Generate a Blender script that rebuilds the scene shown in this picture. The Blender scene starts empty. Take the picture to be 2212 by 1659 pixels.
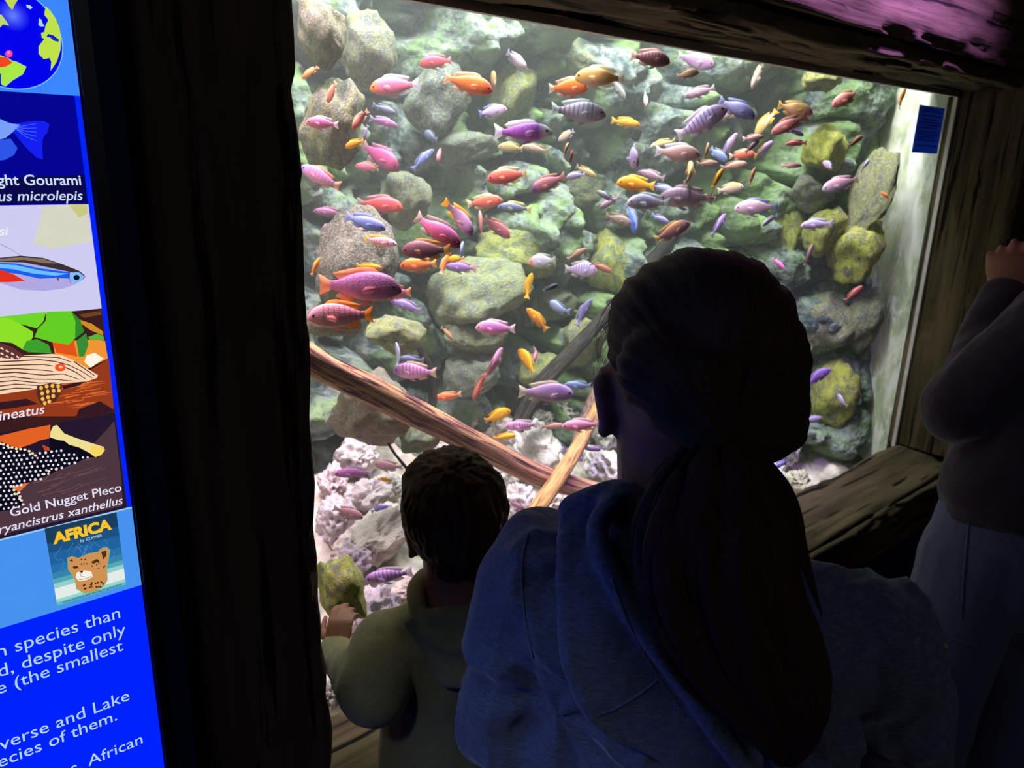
import bpy, bmesh, math, random
import numpy as np
from mathutils import Vector, Matrix, Quaternion

# ------------------------------------------------------------------ camera
# World axes: X runs along the aquarium window, Y goes through the glass into the tank, Z is up.
# y = 0 is the front face of the timber wall, y = 0.224 the glass.
FPX = 1650.0                                   # focal length in pixels of the 2212 x 1659 frame
_v1 = np.array([2010., -434., FPX]); _v2 = np.array([-156., 5551., FPX])
_X = _v1/np.linalg.norm(_v1); _D = _v2/np.linalg.norm(_v2); _D = _D-_X*(_D@_X); _D /= np.linalg.norm(_D)
_Z = -_D; _Y = np.cross(_Z, _X)
CM = np.array([_X, _Y, _Z])                    # world = CM @ (right, down, forward)
CAM = np.array([0.0, -0.835, 1.65])
scene = bpy.context.scene
COL = scene.collection
cam_d = bpy.data.cameras.new('camera'); cam = bpy.data.objects.new('camera', cam_d); COL.objects.link(cam)
cam_d.sensor_width = 36.0; cam_d.lens = FPX*36.0/2212.0; cam_d.clip_start = 0.02; cam_d.clip_end = 60
_r, _d, _f = CM[:, 0], CM[:, 1], CM[:, 2]
cam.matrix_world = Matrix(((_r[0], -_d[0], -_f[0], CAM[0]), (_r[1], -_d[1], -_f[1], CAM[1]),
                           (_r[2], -_d[2], -_f[2], CAM[2]), (0, 0, 0, 1)))
cam_d.dof.use_dof = True; cam_d.dof.focus_distance = 0.82; cam_d.dof.aperture_fstop = 10.5
scene.camera = cam

# ------------------------------------------------------------------ world, lights, exposure
scene.view_settings.view_transform = 'Standard'; scene.view_settings.look = 'None'
scene.view_settings.exposure = 0.0; scene.view_settings.gamma = 1.0
scene.view_settings.use_curve_mapping = False
world = bpy.data.worlds.new('dark_hall'); scene.world = world; world.use_nodes = True
world.node_tree.nodes['Background'].inputs[0].default_value = (0.35, 0.4, 0.8, 1)
world.node_tree.nodes['Background'].inputs[1].default_value = 0.022

def area(name, loc, target, sx, sy, power, colour, spread=180):
    l = bpy.data.lights.new(name, 'AREA'); l.shape = 'RECTANGLE'; l.size = sx; l.size_y = sy
    l.energy = power; l.color = colour; l.spread = math.radians(spread)
    o = bpy.data.objects.new(name, l); COL.objects.link(o); o.location = loc
    d = Vector(target)-Vector(loc)
    if abs(d.x) < 1e-6: o.rotation_euler = (math.atan2(d.y, -d.z), 0, 0)
    else: o.rotation_euler = d.to_track_quat('-Z', 'Y').to_euler()
    return o
def spot(name, loc, target, power, colour, deg, blend=0.6, radius=0.05):
    l = bpy.data.lights.new(name, 'SPOT'); l.energy = power; l.color = colour
    l.spot_size = math.radians(deg); l.spot_blend = blend; l.shadow_soft_size = radius
    o = bpy.data.objects.new(name, l); COL.objects.link(o); o.location = loc
    o.rotation_euler = (Vector(target)-Vector(loc)).to_track_quat('-Z', 'Y').to_euler()
    return o
# tank lamps over the open water, plus an added front fill
area('tank_lamp', (1.45, 0.62, 3.7), (1.45, 0.66, 0.6), 2.8, 0.8, 138, (0.92, 1.0, 0.98))
area('tank_front_fill', (1.2, 0.36, 3.3), (1.2, 0.75, 0.7), 2.6, 0.18, 125, (1.0, 0.95, 0.96))  # added fill that brightens fish sides facing the glass
spot('pink_grow_lamp', (0.45, 0.40, 3.2), (0.62, 0.55, 0.75), 235, (1.0, 0.50, 0.80), 46, 0.9, 0.12)
area('violet_beam_lamp', (1.62, -0.36, 2.58), (1.66, 0.0, 2.10), 0.95, 0.03, 9.0, (0.56, 0.25, 1.0), 48)
area('hall_fill', (0.5, -2.9, 2.5), (0.6, 0.0, 1.2), 1.8, 0.9, 4.5, (0.92, 0.84, 1.0))  # added weak fill in place of room ambience, lifts the near post

spot('sleeve_fill_spot', (-0.95, -0.62, 2.5), (0.20, -0.42, 1.00), 38, (0.60, 0.74, 1.0), 24, 1.0, 0.12)  # added unseen fill for the left sleeve of the hoodie

# ------------------------------------------------------------------ helpers
def ray(px, py): return CM @ np.array([(px-1106.)/FPX, (py-829.5)/FPX, 1.0])
def W(px, py, dep): return CAM+ray(px, py)*dep
def onp(px, py, ax, v):
    r = ray(px, py); return CAM+r*((v-CAM[ax])/r[ax])
def onY(px, py, y): return onp(px, py, 1, y)

def vhash(i, j, k, s):
    n = (i*374761393+j*668265263+k*2147483647+s*1274126177) & 0xffffffff
    n = ((n ^ (n >> 13))*1274126177) & 0xffffffff
    n = ((n ^ (n >> 16))*2246822519) & 0xffffffff
    return ((n ^ (n >> 15)) & 0xffffff)/float(0xffffff)
def vnoise(P, s=0):
    P = np.asarray(P, float); I = np.floor(P).astype(np.int64); f = P-I; f = f*f*f*(f*(f*6-15)+10)
    i, j, k = I[..., 0], I[..., 1], I[..., 2]; out = 0
    for a in (0, 1):
        wa = f[..., 0] if a else 1-f[..., 0]
        for b in (0, 1):
            wb = f[..., 1] if b else 1-f[..., 1]
            for c in (0, 1):
                wc = f[..., 2] if c else 1-f[..., 2]
                out = out+wa*wb*wc*vhash(i+a, j+b, k+c, s)
    return out*2-1
def fbm(P, oct=4, s=0, gain=0.5):
    P = np.asarray(P, float); a, t = 1.0, 0
    for o in range(oct):
        t = t+a*vnoise(P, s+o*17); P = P*2.03+11.7; a *= gain
    return t
def worley(P, s=0):
    """distance to the nearest and second nearest cell point"""
    P = np.asarray(P, float); I = np.floor(P).astype(np.int64)
    d1 = np.full(P.shape[:-1], 9.); d2 = d1.copy()
    for a in (-1, 0, 1):
        for b in (-1, 0, 1):
            for c in (-1, 0, 1):
                J = I+np.array([a, b, c]); i, j, k = J[..., 0], J[..., 1], J[..., 2]
                q = np.stack([i+vhash(i, j, k, s), j+vhash(i, j, k, s+1), k+vhash(i, j, k, s+2)], -1)
                d = np.linalg.norm(P-q, axis=-1)
                d2 = np.minimum(d2, np.maximum(d, d1)); d1 = np.minimum(d1, d)
    return d1, d2
def sstep(a, b, x):
    t = np.clip((np.asarray(x, float)-a)/(b-a), 0, 1); return t*t*(3-2*t)

def mk(name, v, f, m=None, parent=None, smooth=True, link=True):
    me = bpy.data.meshes.new(name)
    me.from_pydata([tuple(map(float, p)) for p in v], [], [tuple(map(int, q)) for q in f]); me.update()
    if smooth: me.polygons.foreach_set('use_smooth', [True]*len(me.polygons))
    o = bpy.data.objects.new(name, me)
    for mm in (m if isinstance(m, (list, tuple)) else [m]):
        if mm: me.materials.append(mm)
    if link: COL.objects.link(o)
    if parent: o.parent = parent
    return o
def tag(o, label=None, cat=None, group=None, kind=None):
    if label: o['label'] = label
    if cat: o['category'] = cat
    if group: o['group'] = group
    if kind: o['kind'] = kind
    return o
def empty(name, loc, label=None, cat=None, group=None):
    o = bpy.data.objects.new(name, None); COL.objects.link(o); o.location = [float(c) for c in loc]; o.empty_display_size = 0.05
    return tag(o, label, cat, group)
def grid_faces(nu, nv, wrap_u=False):
    f = []
    for j in range(nv-1):
        for i in range(nu if wrap_u else nu-1):
            a = j*nu+i; b = j*nu+(i+1) % nu
            f.append((a, b, b+nu, a+nu))
    return f
def box(x0, x1, y0, y1, z0, z1):
    v = [(x, y, z) for z in (z0, z1) for y in (y0, y1) for x in (x0, x1)]
    return v, [(0, 2, 3, 1), (4, 5, 7, 6), (0, 1, 5, 4), (2, 6, 7, 3), (0, 4, 6, 2), (1, 3, 7, 5)]
class MB:
    def __init__(s): s.v = []; s.f = []
    def add(s, v, f):
        n = len(s.v); s.v += [tuple(map(float, p)) for p in v]; s.f += [tuple(int(a)+n for a in q) for q in f]; return s
    def box(s, *a): return s.add(*box(*a))
    def make(s, name, m, parent=None, smooth=False): return mk(name, s.v, s.f, m, parent, smooth)
def ring_tube(rings, cap=True):
    """rings: list of (n,3) arrays"""
    n = len(rings[0]); v = [p for r in rings for p in r]; f = grid_faces(n, len(rings), True)
    if cap:
        f.append(tuple(range(n))[::-1]); f.append(tuple(range((len(rings)-1)*n, len(rings)*n)))
    return v, f
def tube(path, radii, n=12, squash=1.0, up=(0, 0, 1), cap=True):
    P = np.array(path, float); R = np.broadcast_to(np.array(radii, float), (len(P),)) if np.ndim(radii) < 2 else np.array(radii)
    T = np.gradient(P, axis=0); T /= np.linalg.norm(T, axis=1)[:, None]; rings = []
    a = np.linspace(0, 2*np.pi, n, endpoint=False)
    u0 = np.array(up, float)
    for p, t, r in zip(P, T, R):
        u = u0-t*(u0@t)
        if np.linalg.norm(u) < 1e-3: u = np.array([1., 0, 0])-t*t[0]
        u /= np.linalg.norm(u); w = np.cross(t, u)
        rings.append(p+r*(np.cos(a)[:, None]*w+squash*np.sin(a)[:, None]*u))
    return ring_tube(rings, cap)
def spline(pts, n):
    """Catmull-Rom through the points (any dimension)"""
    P = np.array(pts, float); P = np.vstack([2*P[0]-P[1], P, 2*P[-1]-P[-2]]); m = len(P)-3; out = []
    for q in np.linspace(0, m-1e-6, n):
        i = int(q); t = q-i; a, b, c, d = P[i:i+4]
        out.append(0.5*((2*b)+(c-a)*t+(2*a-5*b+4*c-d)*t*t+(3*b-a-3*c+d)*t**3))
    return np.array(out)
_ico = {}
def ico(sub):
    if sub not in _ico:
        bm = bmesh.new(); bmesh.ops.create_icosphere(bm, subdivisions=sub, radius=1.0)
        bm.verts.ensure_lookup_table()
        _ico[sub] = (np.array([v.co[:] for v in bm.verts]), [tuple(v.index for v in f.verts) for f in bm.faces]); bm.free()
    return _ico[sub]

# ------------------------------------------------------------------ materials
class NT:
    def __init__(s, name, rough=0.8, spec=0.3):
        s.m = bpy.data.materials.new(name); s.m.use_nodes = True; s.t = s.m.node_tree
        s.b = s.t.nodes['Principled BSDF']; s.b.inputs['Roughness'].default_value = rough
        s.b.inputs['Specular IOR Level'].default_value = spec; s._c = None
    def n(s, typ, **kw):
        x = s.t.nodes.new(typ)
        for k, v in kw.items(): setattr(x, k, v)
        return x
    def link(s, a, b): s.t.links.new(a, b)
    def coord(s, scale=(1, 1, 1), kind='Object', rot=(0, 0, 0)):
        c = s.n('ShaderNodeTexCoord'); mp = s.n('ShaderNodeMapping'); mp.inputs['Scale'].default_value = scale
        mp.inputs['Rotation'].default_value = rot
        s.link(c.outputs[kind], mp.inputs[0]); return mp.outputs[0]
    def noise(s, vec, scale, detail=4, rough=0.55, dist=0):
        x = s.n('ShaderNodeTexNoise'); x.inputs['Scale'].default_value = scale; x.inputs['Detail'].default_value = detail
        x.inputs['Roughness'].default_value = rough; x.inputs['Distortion'].default_value = dist
        s.link(vec, x.inputs['Vector']); return x.outputs[0]
    def voro(s, vec, scale, feature='F1'):
        x = s.n('ShaderNodeTexVoronoi', feature=feature); x.inputs['Scale'].default_value = scale
        s.link(vec, x.inputs['Vector']); return x.outputs[0]
    def ramp(s, fac, stops, interp='LINEAR'):
        x = s.n('ShaderNodeValToRGB'); cr = x.color_ramp; cr.interpolation = interp
        while len(cr.elements) < len(stops): cr.elements.new(0.5)
        for e, (p, c) in zip(cr.elements, stops):
            e.position = p; e.color = (c, c, c, 1) if isinstance(c, (int, float)) else (*c, 1)
        s.link(fac, x.inputs[0]); return x.outputs[0]
    def mix(s, fac, a, b, mode='MIX'):
        x = s.n('ShaderNodeMix', data_type='RGBA', blend_type=mode)
        for sock, v in ((x.inputs[0], fac), (x.inputs[6], a), (x.inputs[7], b)):
            if isinstance(v, (int, float)): sock.default_value = v
            elif isinstance(v, tuple): sock.default_value = (*v, 1)
            else: s.link(v, sock)
        return x.outputs[2]
    def math(s, op, a, b=0.0, c=0.0):
        x = s.n('ShaderNodeMath', operation=op)
        for sock, v in zip(x.inputs, (a, b, c)):
            if isinstance(v, (int, float)): sock.default_value = v
            else: s.link(v, sock)
        return x.outputs[0]
    def base(s, c):
        if isinstance(c, tuple): s.b.inputs['Base Color'].default_value = (*c, 1)
        else: s.link(c, s.b.inputs['Base Color'])
        return s
    def bump(s, h, strength=0.5, dist=0.01):
        x = s.n('ShaderNodeBump'); x.inputs['Strength'].default_value = strength; x.inputs['Distance'].default_value = dist
        s.link(h, x.inputs['Height']); s.link(x.outputs[0], s.b.inputs['Normal']); return s
def lin(r, g, b):
    f = lambda c: (c/255/12.92 if c/255 <= 0.04045 else ((c/255+0.055)/1.055)**2.4)
    return (f(r), f(g), f(b))
def simple(name, c, rough=0.7, spec=0.3, var=0.25, scale=30, bump=0.0):
    t = NT(name, rough, spec); v = t.coord(); n = t.noise(v, scale)
    t.base(t.mix(t.ramp(n, [(0.3, 0.0), (0.7, 1.0)]), tuple(x*(1-var) for x in c), tuple(min(1, x*(1+var)) for x in c)))
    if bump: t.bump(n, bump, 0.004)
    return t.m
def glow(name, c, strength=1.0):
    """face of a backlit display"""
    t = NT(name, 0.5, 0.2); v = t.coord(); n = t.noise(v, 60, 2)
    col = t.mix(n, tuple(x*0.97 for x in c), tuple(min(1, x*1.03) for x in c))
    t.base(tuple(x*0.03 for x in c)); t.link(col, t.b.inputs['Emission Color']); t.b.inputs['Emission Strength'].default_value = strength
    return t.m
# ------------------------------------------------------------------ weathered timber round the window
def wood_mat(name, dark, light, axis):
    t = NT(name, 0.85, 0.2)
    sc = [28, 28, 28]; sc[axis] = 1.6
    v = t.coord(tuple(sc)); n = t.noise(v, 1.0, 5, 0.6, 0.4)
    sc2 = [42, 42, 42]; sc2[axis] = 1.7
    n2 = t.noise(t.coord(tuple(sc2)), 1.0, 3)
    big = t.noise(t.coord((4, 4, 4)), 1.0, 3)
    c = t.mix(t.ramp(n, [(0.32, 0.0), (0.68, 1.0)]), dark, light)
    c = t.mix(t.ramp(big, [(0.35, 0.0), (0.65, 0.55)]), c, tuple(x*0.55 for x in light))
    cr = t.ramp(n2, [(0.37, 0.0), (0.42, 1.0)])
    c = t.mix(cr, tuple(x*0.25 for x in dark), c)
    t.base(c); t.bump(t.math('ADD', n, n2), 0.6, 0.006); return t.m
M_wood = wood_mat('weathered_timber', lin(54, 44, 30), lin(112, 98, 70), 2)
M_woodx = wood_mat('weathered_timber_along', lin(54, 45, 34), lin(122, 106, 78), 0)
M_wood_dark = wood_mat('dark_timber', lin(60, 48, 42), lin(104, 86, 74), 2)

def timber(name, a0, a1, b0, b1, c0, c1, axis, m, seed, parent=None, na=260, nb=22, amp=0.010, crack=0.012, edge=0.008, prof=None):
    """hewn beam. a = along `axis`; b, c the two other axes in order. Closed ring of nb points per side, rough edges, drying cracks."""
    per = []
    for s in range(4):
        for k in range(nb):
            q = k/nb
            per.append([(q, 0.), (1., q), (1-q, 1.), (0., 1-q)][s])
    per = np.array(per); n = len(per)
    A = np.linspace(a0, a1, na); v = np.zeros((na, n, 3))
    B = b0+(b1-b0)*per[:, 0]; Cc = c0+(c1-c0)*per[:, 1]
    cen = np.array([(b0+b1)/2, (c0+c1)/2]); half = np.array([(b1-b0)/2, (c1-c0)/2])
    loc = np.stack([B, Cc], 1)-cen
    e = np.abs(loc/half)
    rnd = 1-edge*2.2*np.clip((e.min(1)-0.80)/0.2, 0, 1)**2/half.min()*0.5      # eased arrises
    loc = loc*rnd[:, None]
    AA, LB = np.meshgrid(A, np.arange(n), indexing='ij')
    P = np.stack([AA, np.broadcast_to(loc[:, 0]+cen[0], AA.shape), np.broadcast_to(loc[:, 1]+cen[1], AA.shape)], -1)
    d = amp*fbm(P*np.array([5, 16, 16]), 3, seed)+amp*0.6*fbm(P*np.array([2.2, 6, 6]), 2, seed+5)
    g = fbm(P*np.array([3.2, 34, 34]), 3, seed+9)
    d = d-crack*sstep(0.42, 0.62, np.abs(g))*sstep(-0.2, 0.35, vnoise(P*np.array([3, 9, 9]), seed+3))
    ch = sstep(0.15, 0.55, fbm(P*np.array([6, 11, 11]), 3, seed+21))*np.clip((e.min(1)-0.72)/0.28, 0, 1)[None, :]
    d = d-edge*ch
    nrm = np.where((e == e.max(1)[:, None]), np.sign(loc), 0)+0.35*loc/half; nrm /= np.linalg.norm(nrm, axis=1)[:, None]
    out = loc[None]+cen+nrm[None]*d[..., None]
    if prof is not None: out[..., 0] += prof(A)[:, None]*sstep(-0.2, 1.0, loc[:, 0]/half[0])[None]
    idx = [i for i in range(3) if i != axis]
    v[..., axis] = AA; v[..., idx[0]] = out[..., 0]; v[..., idx[1]] = out[..., 1]
    f = grid_faces(n, na, True); f.append(tuple(range(n))[::-1]); f.append(tuple(range((na-1)*n, na*n)))
    return mk(name, v.reshape(-1, 3), f, m, parent)

# silhouette of the near post, read along its height
_pz = np.array([[0, 0], [.80, 0], [.86, .003], [.92, -.002], [.96, .003], [1.0, -.003], [1.06, -.001], [1.10, .003], [1.18, -.003],
                [1.24, .002], [1.32, -.001], [1.40, .003], [1.47, .007], [1.54, .006], [1.62, .004], [1.70, -.001], [1.715, -.002], [1.735, .006], [1.78, .010], [2.6, .010]])
post_prof = lambda z: np.interp(z, _pz[:, 0], _pz[:, 1])-0.004
tag(timber('timber_post', 0.0, 2.62, 0.232, 0.406, 0.0, 0.30, 2, M_wood_dark, 3, amp=0.004, crack=0.010, edge=0.004, prof=post_prof, na=420),
    'dark cracked upright timber between the lit panel and the aquarium window', 'post')
tag(timber('timber_post', 0.70, 1.90, 2.735, 3.03, -0.005, 0.30, 2, M_wood, 31, amp=0.005, crack=0.012, edge=0.010, na=260),
    'weathered upright timber at the far end of the aquarium window', 'post')
tag(timber('timber_beam', 0.05, 3.4, 0.0, 0.30, 1.885, 2.32, 0, M_woodx, 57, amp=0.006, crack=0.022, edge=0.045, na=700, nb=44),
    'heavy dark timber across the top of the window, its face lit violet', 'beam')
tag(timber('timber_sill', 0.42, 3.2, -0.012, 0.235, 0.53, 0.694, 0, M_woodx, 83, amp=0.005, crack=0.014, edge=0.020, na=420),
    'cracked timber ledge along the bottom of the aquarium window', 'sill')

# ------------------------------------------------------------------ room shell
M_wall = simple('dark_blue_paint', lin(26, 38, 78), 0.8, 0.2, 0.2, 6)
M_floor = simple('dark_concrete_floor', lin(46, 46, 52), 0.6, 0.3, 0.25, 8, 0.2)
M_ceil = simple('black_ceiling', lin(16, 16, 20), 0.9, 0.1)
def struct(name, mb, m): return tag(mb.make(name, m), kind='structure')
w = MB()
w.box(-2.6, 0.222, 0.012, 0.30, 0, 2.62)       # left of the near post
w.box(0.41, 3.031, 0.02, 0.22, 0, 0.525)        # under the ledge
w.box(3.031, 4.4, 0.012, 0.30, 0, 2.62)         # beyond the far post
w.box(0.41, 3.031, 0.03, 0.29, 2.325, 2.62)     # above the beam
struct('wall_front', w, M_wall)
struct('floor', MB().box(-2.6, 4.4, -3.6, 0.30, -0.06, 0), M_floor)
struct('ceiling', MB().box(-2.6, 4.4, -3.6, 0.30, 2.62, 2.68), M_ceil)
struct('wall_right', MB().box(4.4, 4.46, -3.6, 0.30, 0, 2.62), M_wall)
struct('wall_left', MB().box(-2.66, -2.6, -3.6, 0.30, 0, 2.62), M_wall)
struct('wall_rear', MB().box(-2.6, 4.4, -3.66, -3.6, 0, 2.62), M_wall)

# ------------------------------------------------------------------ glass pane
g = bpy.data.materials.new('window_glass'); g.use_nodes = True; nt = g.node_tree
nt.nodes.remove(nt.nodes['Principled BSDF'])
tr = nt.nodes.new('ShaderNodeBsdfTransparent'); tr.inputs[0].default_value = (0.97, 1.0, 0.985, 1)
gl = nt.nodes.new('ShaderNodeBsdfGlossy'); gl.inputs['Roughness'].default_value = 0.02; gl.inputs[0].default_value = (1, 1, 1, 1)
fr = nt.nodes.new('ShaderNodeFresnel'); fr.inputs[0].default_value = 1.12
ms = nt.nodes.new('ShaderNodeMixShader'); gm = nt.nodes.new('ShaderNodeNewGeometry'); mm = nt.nodes.new('ShaderNodeMath'); mm.operation = 'SUBTRACT'; mm.inputs[0].default_value = 1
nt.links.new(gm.outputs['Backfacing'], mm.inputs[1]); mu = nt.nodes.new('ShaderNodeMath'); mu.operation = 'MULTIPLY'
nt.links.new(mm.outputs[0], mu.inputs[0]); nt.links.new(fr.outputs[0], mu.inputs[1]); nt.links.new(mu.outputs[0], ms.inputs[0]); nt.links.new(tr.outputs[0], ms.inputs[1])
nt.links.new(gl.outputs[0], ms.inputs[2]); nt.links.new(ms.outputs[0], nt.nodes['Material Output'].inputs[0])
struct('window_1', MB().box(0.34, 2.745, 0.226, 0.244, 0.66, 1.92), g)
# seal of pale silicone round the glass
M_seal = simple('silicone_seal', lin(232, 226, 216), 0.5, 0.3, 0.1)
s = MB(); s.box(2.722, 2.736, 0.214, 0.226, 0.69, 1.89); s.box(0.40, 2.73, 0.214, 0.226, 1.868, 1.884)
o = s.make('trim_1', M_seal); tag(o, kind='structure')
def thin_print(name, c):
    t = NT(name, 0.5, 0.3); n = t.noise(t.coord(), 40, 2); col = t.mix(n, tuple(x*.92 for x in c), c); t.base(col)
    tl = t.n('ShaderNodeBsdfTranslucent'); t.link(col, tl.inputs[0]); mx = t.n('ShaderNodeMixShader'); mx.inputs[0].default_value = 0.75
    t.link(t.b.outputs[0], mx.inputs[1]); t.link(tl.outputs[0], mx.inputs[2]); t.link(mx.outputs[0], t.t.nodes['Material Output'].inputs[0]); return t.m
# printed notice stuck on the glass
c0 = onY(1986, 228, .222); c1 = onY(2042, 232, .222); c2 = onY(2025, 332, .222); c3 = onY(1974, 330, .222)
x0, x1, z0, z1 = (c0[0]+c3[0])/2, (c1[0]+c2[0])/2, (c2[2]+c3[2])/2, (c0[2]+c1[2])/2
nb = MB().box(x0, x1, .2225, .2255, z0, z1).make('notice', thin_print('navy_print', lin(84, 128, 228)))
tag(nb, 'small navy printed notice on the glass in the top far corner', 'notice')
ln = MB()
for k, fz in enumerate((.93, .88, .80, .72, .66, .60, .54, .46, .40, .34, .28, .16)):
    xx1 = x0+(x1-x0)*(0.90 if k % 3 else 0.78); zz = z0+(z1-z0)*fz
    ln.box(x0+(x1-x0)*.10, xx1, .2218, .2226, zz-.0022, zz+.0022)
tag(ln.make('text_lines', thin_print('pale_print', lin(160, 180, 235)), nb), 'rows of tiny pale print')
# ------------------------------------------------------------------ the tank: side wall, rock face, bed
def algae_mat(name, stops, scale=3.0, fine=26, bump=0.7, streak=1.0):
    t = NT(name, 0.85, 0.2); v = t.coord((1, 1, streak)); n = t.noise(v, scale, 6, 0.62, 0.6); f = t.noise(v, fine, 5, 0.65)
    m = t.math('ADD', t.math('MULTIPLY', n, 0.52), t.math('MULTIPLY', f, 0.48))
    c = t.ramp(m, stops); sp = t.voro(v, fine*2.2)
    c = t.mix(t.ramp(sp, [(0.05, 0.55), (0.35, 0.0)]), c, (0.05, 0.065, 0.05))
    c = t.mix(t.ramp(t.noise(v, 13, 5, 0.7, 0.7), [(0.38, 0.65), (0.47, 0.0), (0.56, 0.0)]), c, (0.04, 0.055, 0.06)); c = t.mix(t.ramp(t.noise(v, 17, 5, 0.7, 0.7), [(0.56, 0.0), (0.64, 0.5)]), c, (0.46, 0.50, 0.46))
    g = t.noise(t.coord((1, 1, 1)), 5.5, 4, 0.6, 0.8)
    c = t.mix(t.ramp(g, [(0.48, 0.0), (0.62, 0.7)]), c, (0.20, 0.34, 0.09))
    t.base(c); t.bump(t.math('ADD', f, t.math('MULTIPLY', sp, 0.5)), bump, 0.012); return t.m
M_rockwall = algae_mat('algae_rock_face', [(0.38, lin(46, 58, 62)), (0.45, lin(96, 110, 110)), (0.52, lin(140, 152, 144)), (0.60, lin(112, 140, 84))])
# concrete end wall streaked with algae
t = NT('algae_concrete', 0.85, 0.2); v = t.coord((1, 2.5, 1)); n = t.noise(v, 5, 6, 0.6, 0.5); v2 = t.coord((1, 22, 5)); n2 = t.noise(v2, 1.2, 5, 0.7, 0.4)
c = t.ramp(n, [(0.36, lin(150, 166, 150)), (0.46, lin(190, 198, 164)), (0.56, lin(222, 226, 214)), (0.7, lin(246, 246, 240))])
c = t.mix(t.ramp(n2, [(0.52, 0.0), (0.60, 0.85)]), c, lin(236, 236, 230))
t.base(c); t.bump(n2, 0.3, 0.006); M_conc = t.m
tag(MB().box(2.728, 2.80, 0.2445, 1.4, 0.30, 2.2).make('wall_right_tank', M_conc), kind='structure')['kind'] = 'structure'
def yback(x, z):
    x = np.asarray(x, float)
    return 1.10-0.16*sstep(1.0, 1.7, x)-0.30*sstep(1.7, 2.35, x)-0.22*sstep(2.3, 2.74, x)-0.10*sstep(1.75, 0.9, x)*0-0.30*sstep(0.95, 0.45, x)
nx, nz = 300, 190
xs = np.linspace(0.25, 2.735, nx); zs = np.linspace(0.42, 2.15, nz); XX, ZZ = np.meshgrid(xs, zs)
P = np.stack([XX, 0*XX, ZZ], -1)
d1, d2 = worley(P*np.array([4.2, 1, 5.0])+0.25*fbm(P*7, 2, 4)[..., None], 11)
e1, e2 = worley(P*np.array([11, 1, 12])+3.1, 23)
bulge = 0.20*(0.75-d1)*sstep(0.0, 0.22, d2-d1)-0.10*sstep(0.16, 0.0, d2-d1)+0.035*(0.6-e1)+0.05*fbm(P*6, 4, 2)+0.022*fbm(P*26, 3, 8)
YY = yback(XX, ZZ)-bulge*(1-0.75*sstep(2.45, 2.72, XX))-0.10*sstep(1.4, 0.6, ZZ)
v = np.stack([XX, YY, ZZ], -1).reshape(-1, 3)
tag(mk('wall_back', v, [q[::-1] for q in grid_faces(nx, nz)], M_rockwall), kind='structure')
tag(MB().box(0.22, 0.25, 0.26, 1.4, 0.3, 2.2).make('wall_left_tank', M_conc), kind='structure')
# sloping bed of crushed coral
def zbed(y): return 0.60+0.36*(np.asarray(y)-0.25)
nx, ny = 220, 80
xs = np.linspace(0.25, 2.727, nx); ys = np.linspace(0.2445, 1.15, ny); XX, YY = np.meshgrid(xs, ys)
P = np.stack([XX, YY, 0*XX], -1); d1, d2 = worley(P*26, 5)
ZZ = zbed(YY)+0.03*fbm(P*5, 3, 6)+0.022*(0.6-d1)-0.03
t = NT('coral_rubble', 0.85, 0.2); vv = t.coord(); n = t.noise(vv, 9, 5, 0.6); vo = t.voro(vv, 38)
t.base(t.mix(t.ramp(n, [(0.38, 0.0), (0.62, 1.0)]), lin(150, 144, 132), lin(226, 218, 206))); t.bump(vo, 0.6, 0.01); M_coral = t.m
tag(mk('coral_rubble', np.stack([XX, YY, ZZ], -1).reshape(-1, 3), grid_faces(nx, ny), M_coral), 'crushed pale coral covering the bottom of the aquarium', 'rubble', kind='stuff')
def onbed(px, py, up=0.0):
    r = ray(px, py); t_ = (0.60+up+0.36*(CAM[1]-0.25)-CAM[2])/(r[2]-0.36*r[1]); return CAM+r*t_

# ------------------------------------------------------------------ boulders
def attr(t, name):
    a = t.n('ShaderNodeAttribute', attribute_type='OBJECT', attribute_name=name); return a
t = NT('boulder_stone', 0.85, 0.2); v = t.coord((1, 1, 1)); oi = t.n('ShaderNodeObjectInfo')
n = t.noise(v, 2.6, 6, 0.62, 0.5); f = t.noise(v, 14, 4, 0.65); rnd = t.n('ShaderNodeVectorMath', operation='ADD')
c = t.mix(t.ramp(n, [(0.34, 0.6), (0.66, 0.0)]), t.mix(0.30, oi.outputs['Color'], (0.0, 0.0, 0.0)), (0.09, 0.105, 0.105))
c = t.mix(t.ramp(f, [(0.47, 0.0), (0.62, 0.55)]), c, (0.50, 0.53, 0.47))
c = t.mix(t.ramp(t.noise(v, 24, 4, 0.7), [(0.36, 0.6), (0.46, 0.0)]), c, (0.07, 0.09, 0.08))
al = t.math('MULTIPLY', t.ramp(t.noise(v, 3.4, 5, 0.7, 1.0), [(0.40, 0.0), (0.56, 1.0)]), attr(t, 'algae').outputs['Fac'])
gr = t.mix(t.noise(v, 20, 3), (0.26, 0.34, 0.05), (0.80, 0.78, 0.12))
c = t.mix(al, c, gr); t.base(c); t.bump(t.math('ADD', f, t.noise(v, 40, 3)), 0.6, 0.02); M_boulder = t.m
def rock_mesh(seed, sub=4, rough=0.16, planes=7, holes=0.0, hs=2.2):
    v, f = ico(sub); r = np.random.RandomState(seed); v = v.copy()
    for k in range(planes):
        q = r.normal(size=3); q /= np.linalg.norm(q); h = r.uniform(0.62, 0.9); d = v@q-h
        v = v-np.where(d > 0, d*0.82, 0)[:, None]*q
    off = r.uniform(0, 50, 3); rad = 1+rough*fbm(v*1.6+off, 3, seed)+rough*0.35*fbm(v*6+off, 3, seed+3)
    if holes:
        d1, d2 = worley(v*hs+off, seed); e1, e2 = worley(v*hs*2.3+off, seed+7)
        rad = rad-holes*sstep(0.50, 0.16, d1)-holes*0.45*sstep(0.42, 0.15, e1)+0.045*fbm(v*8+off, 3, seed+6)
    return v*rad[:, None], f
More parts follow.
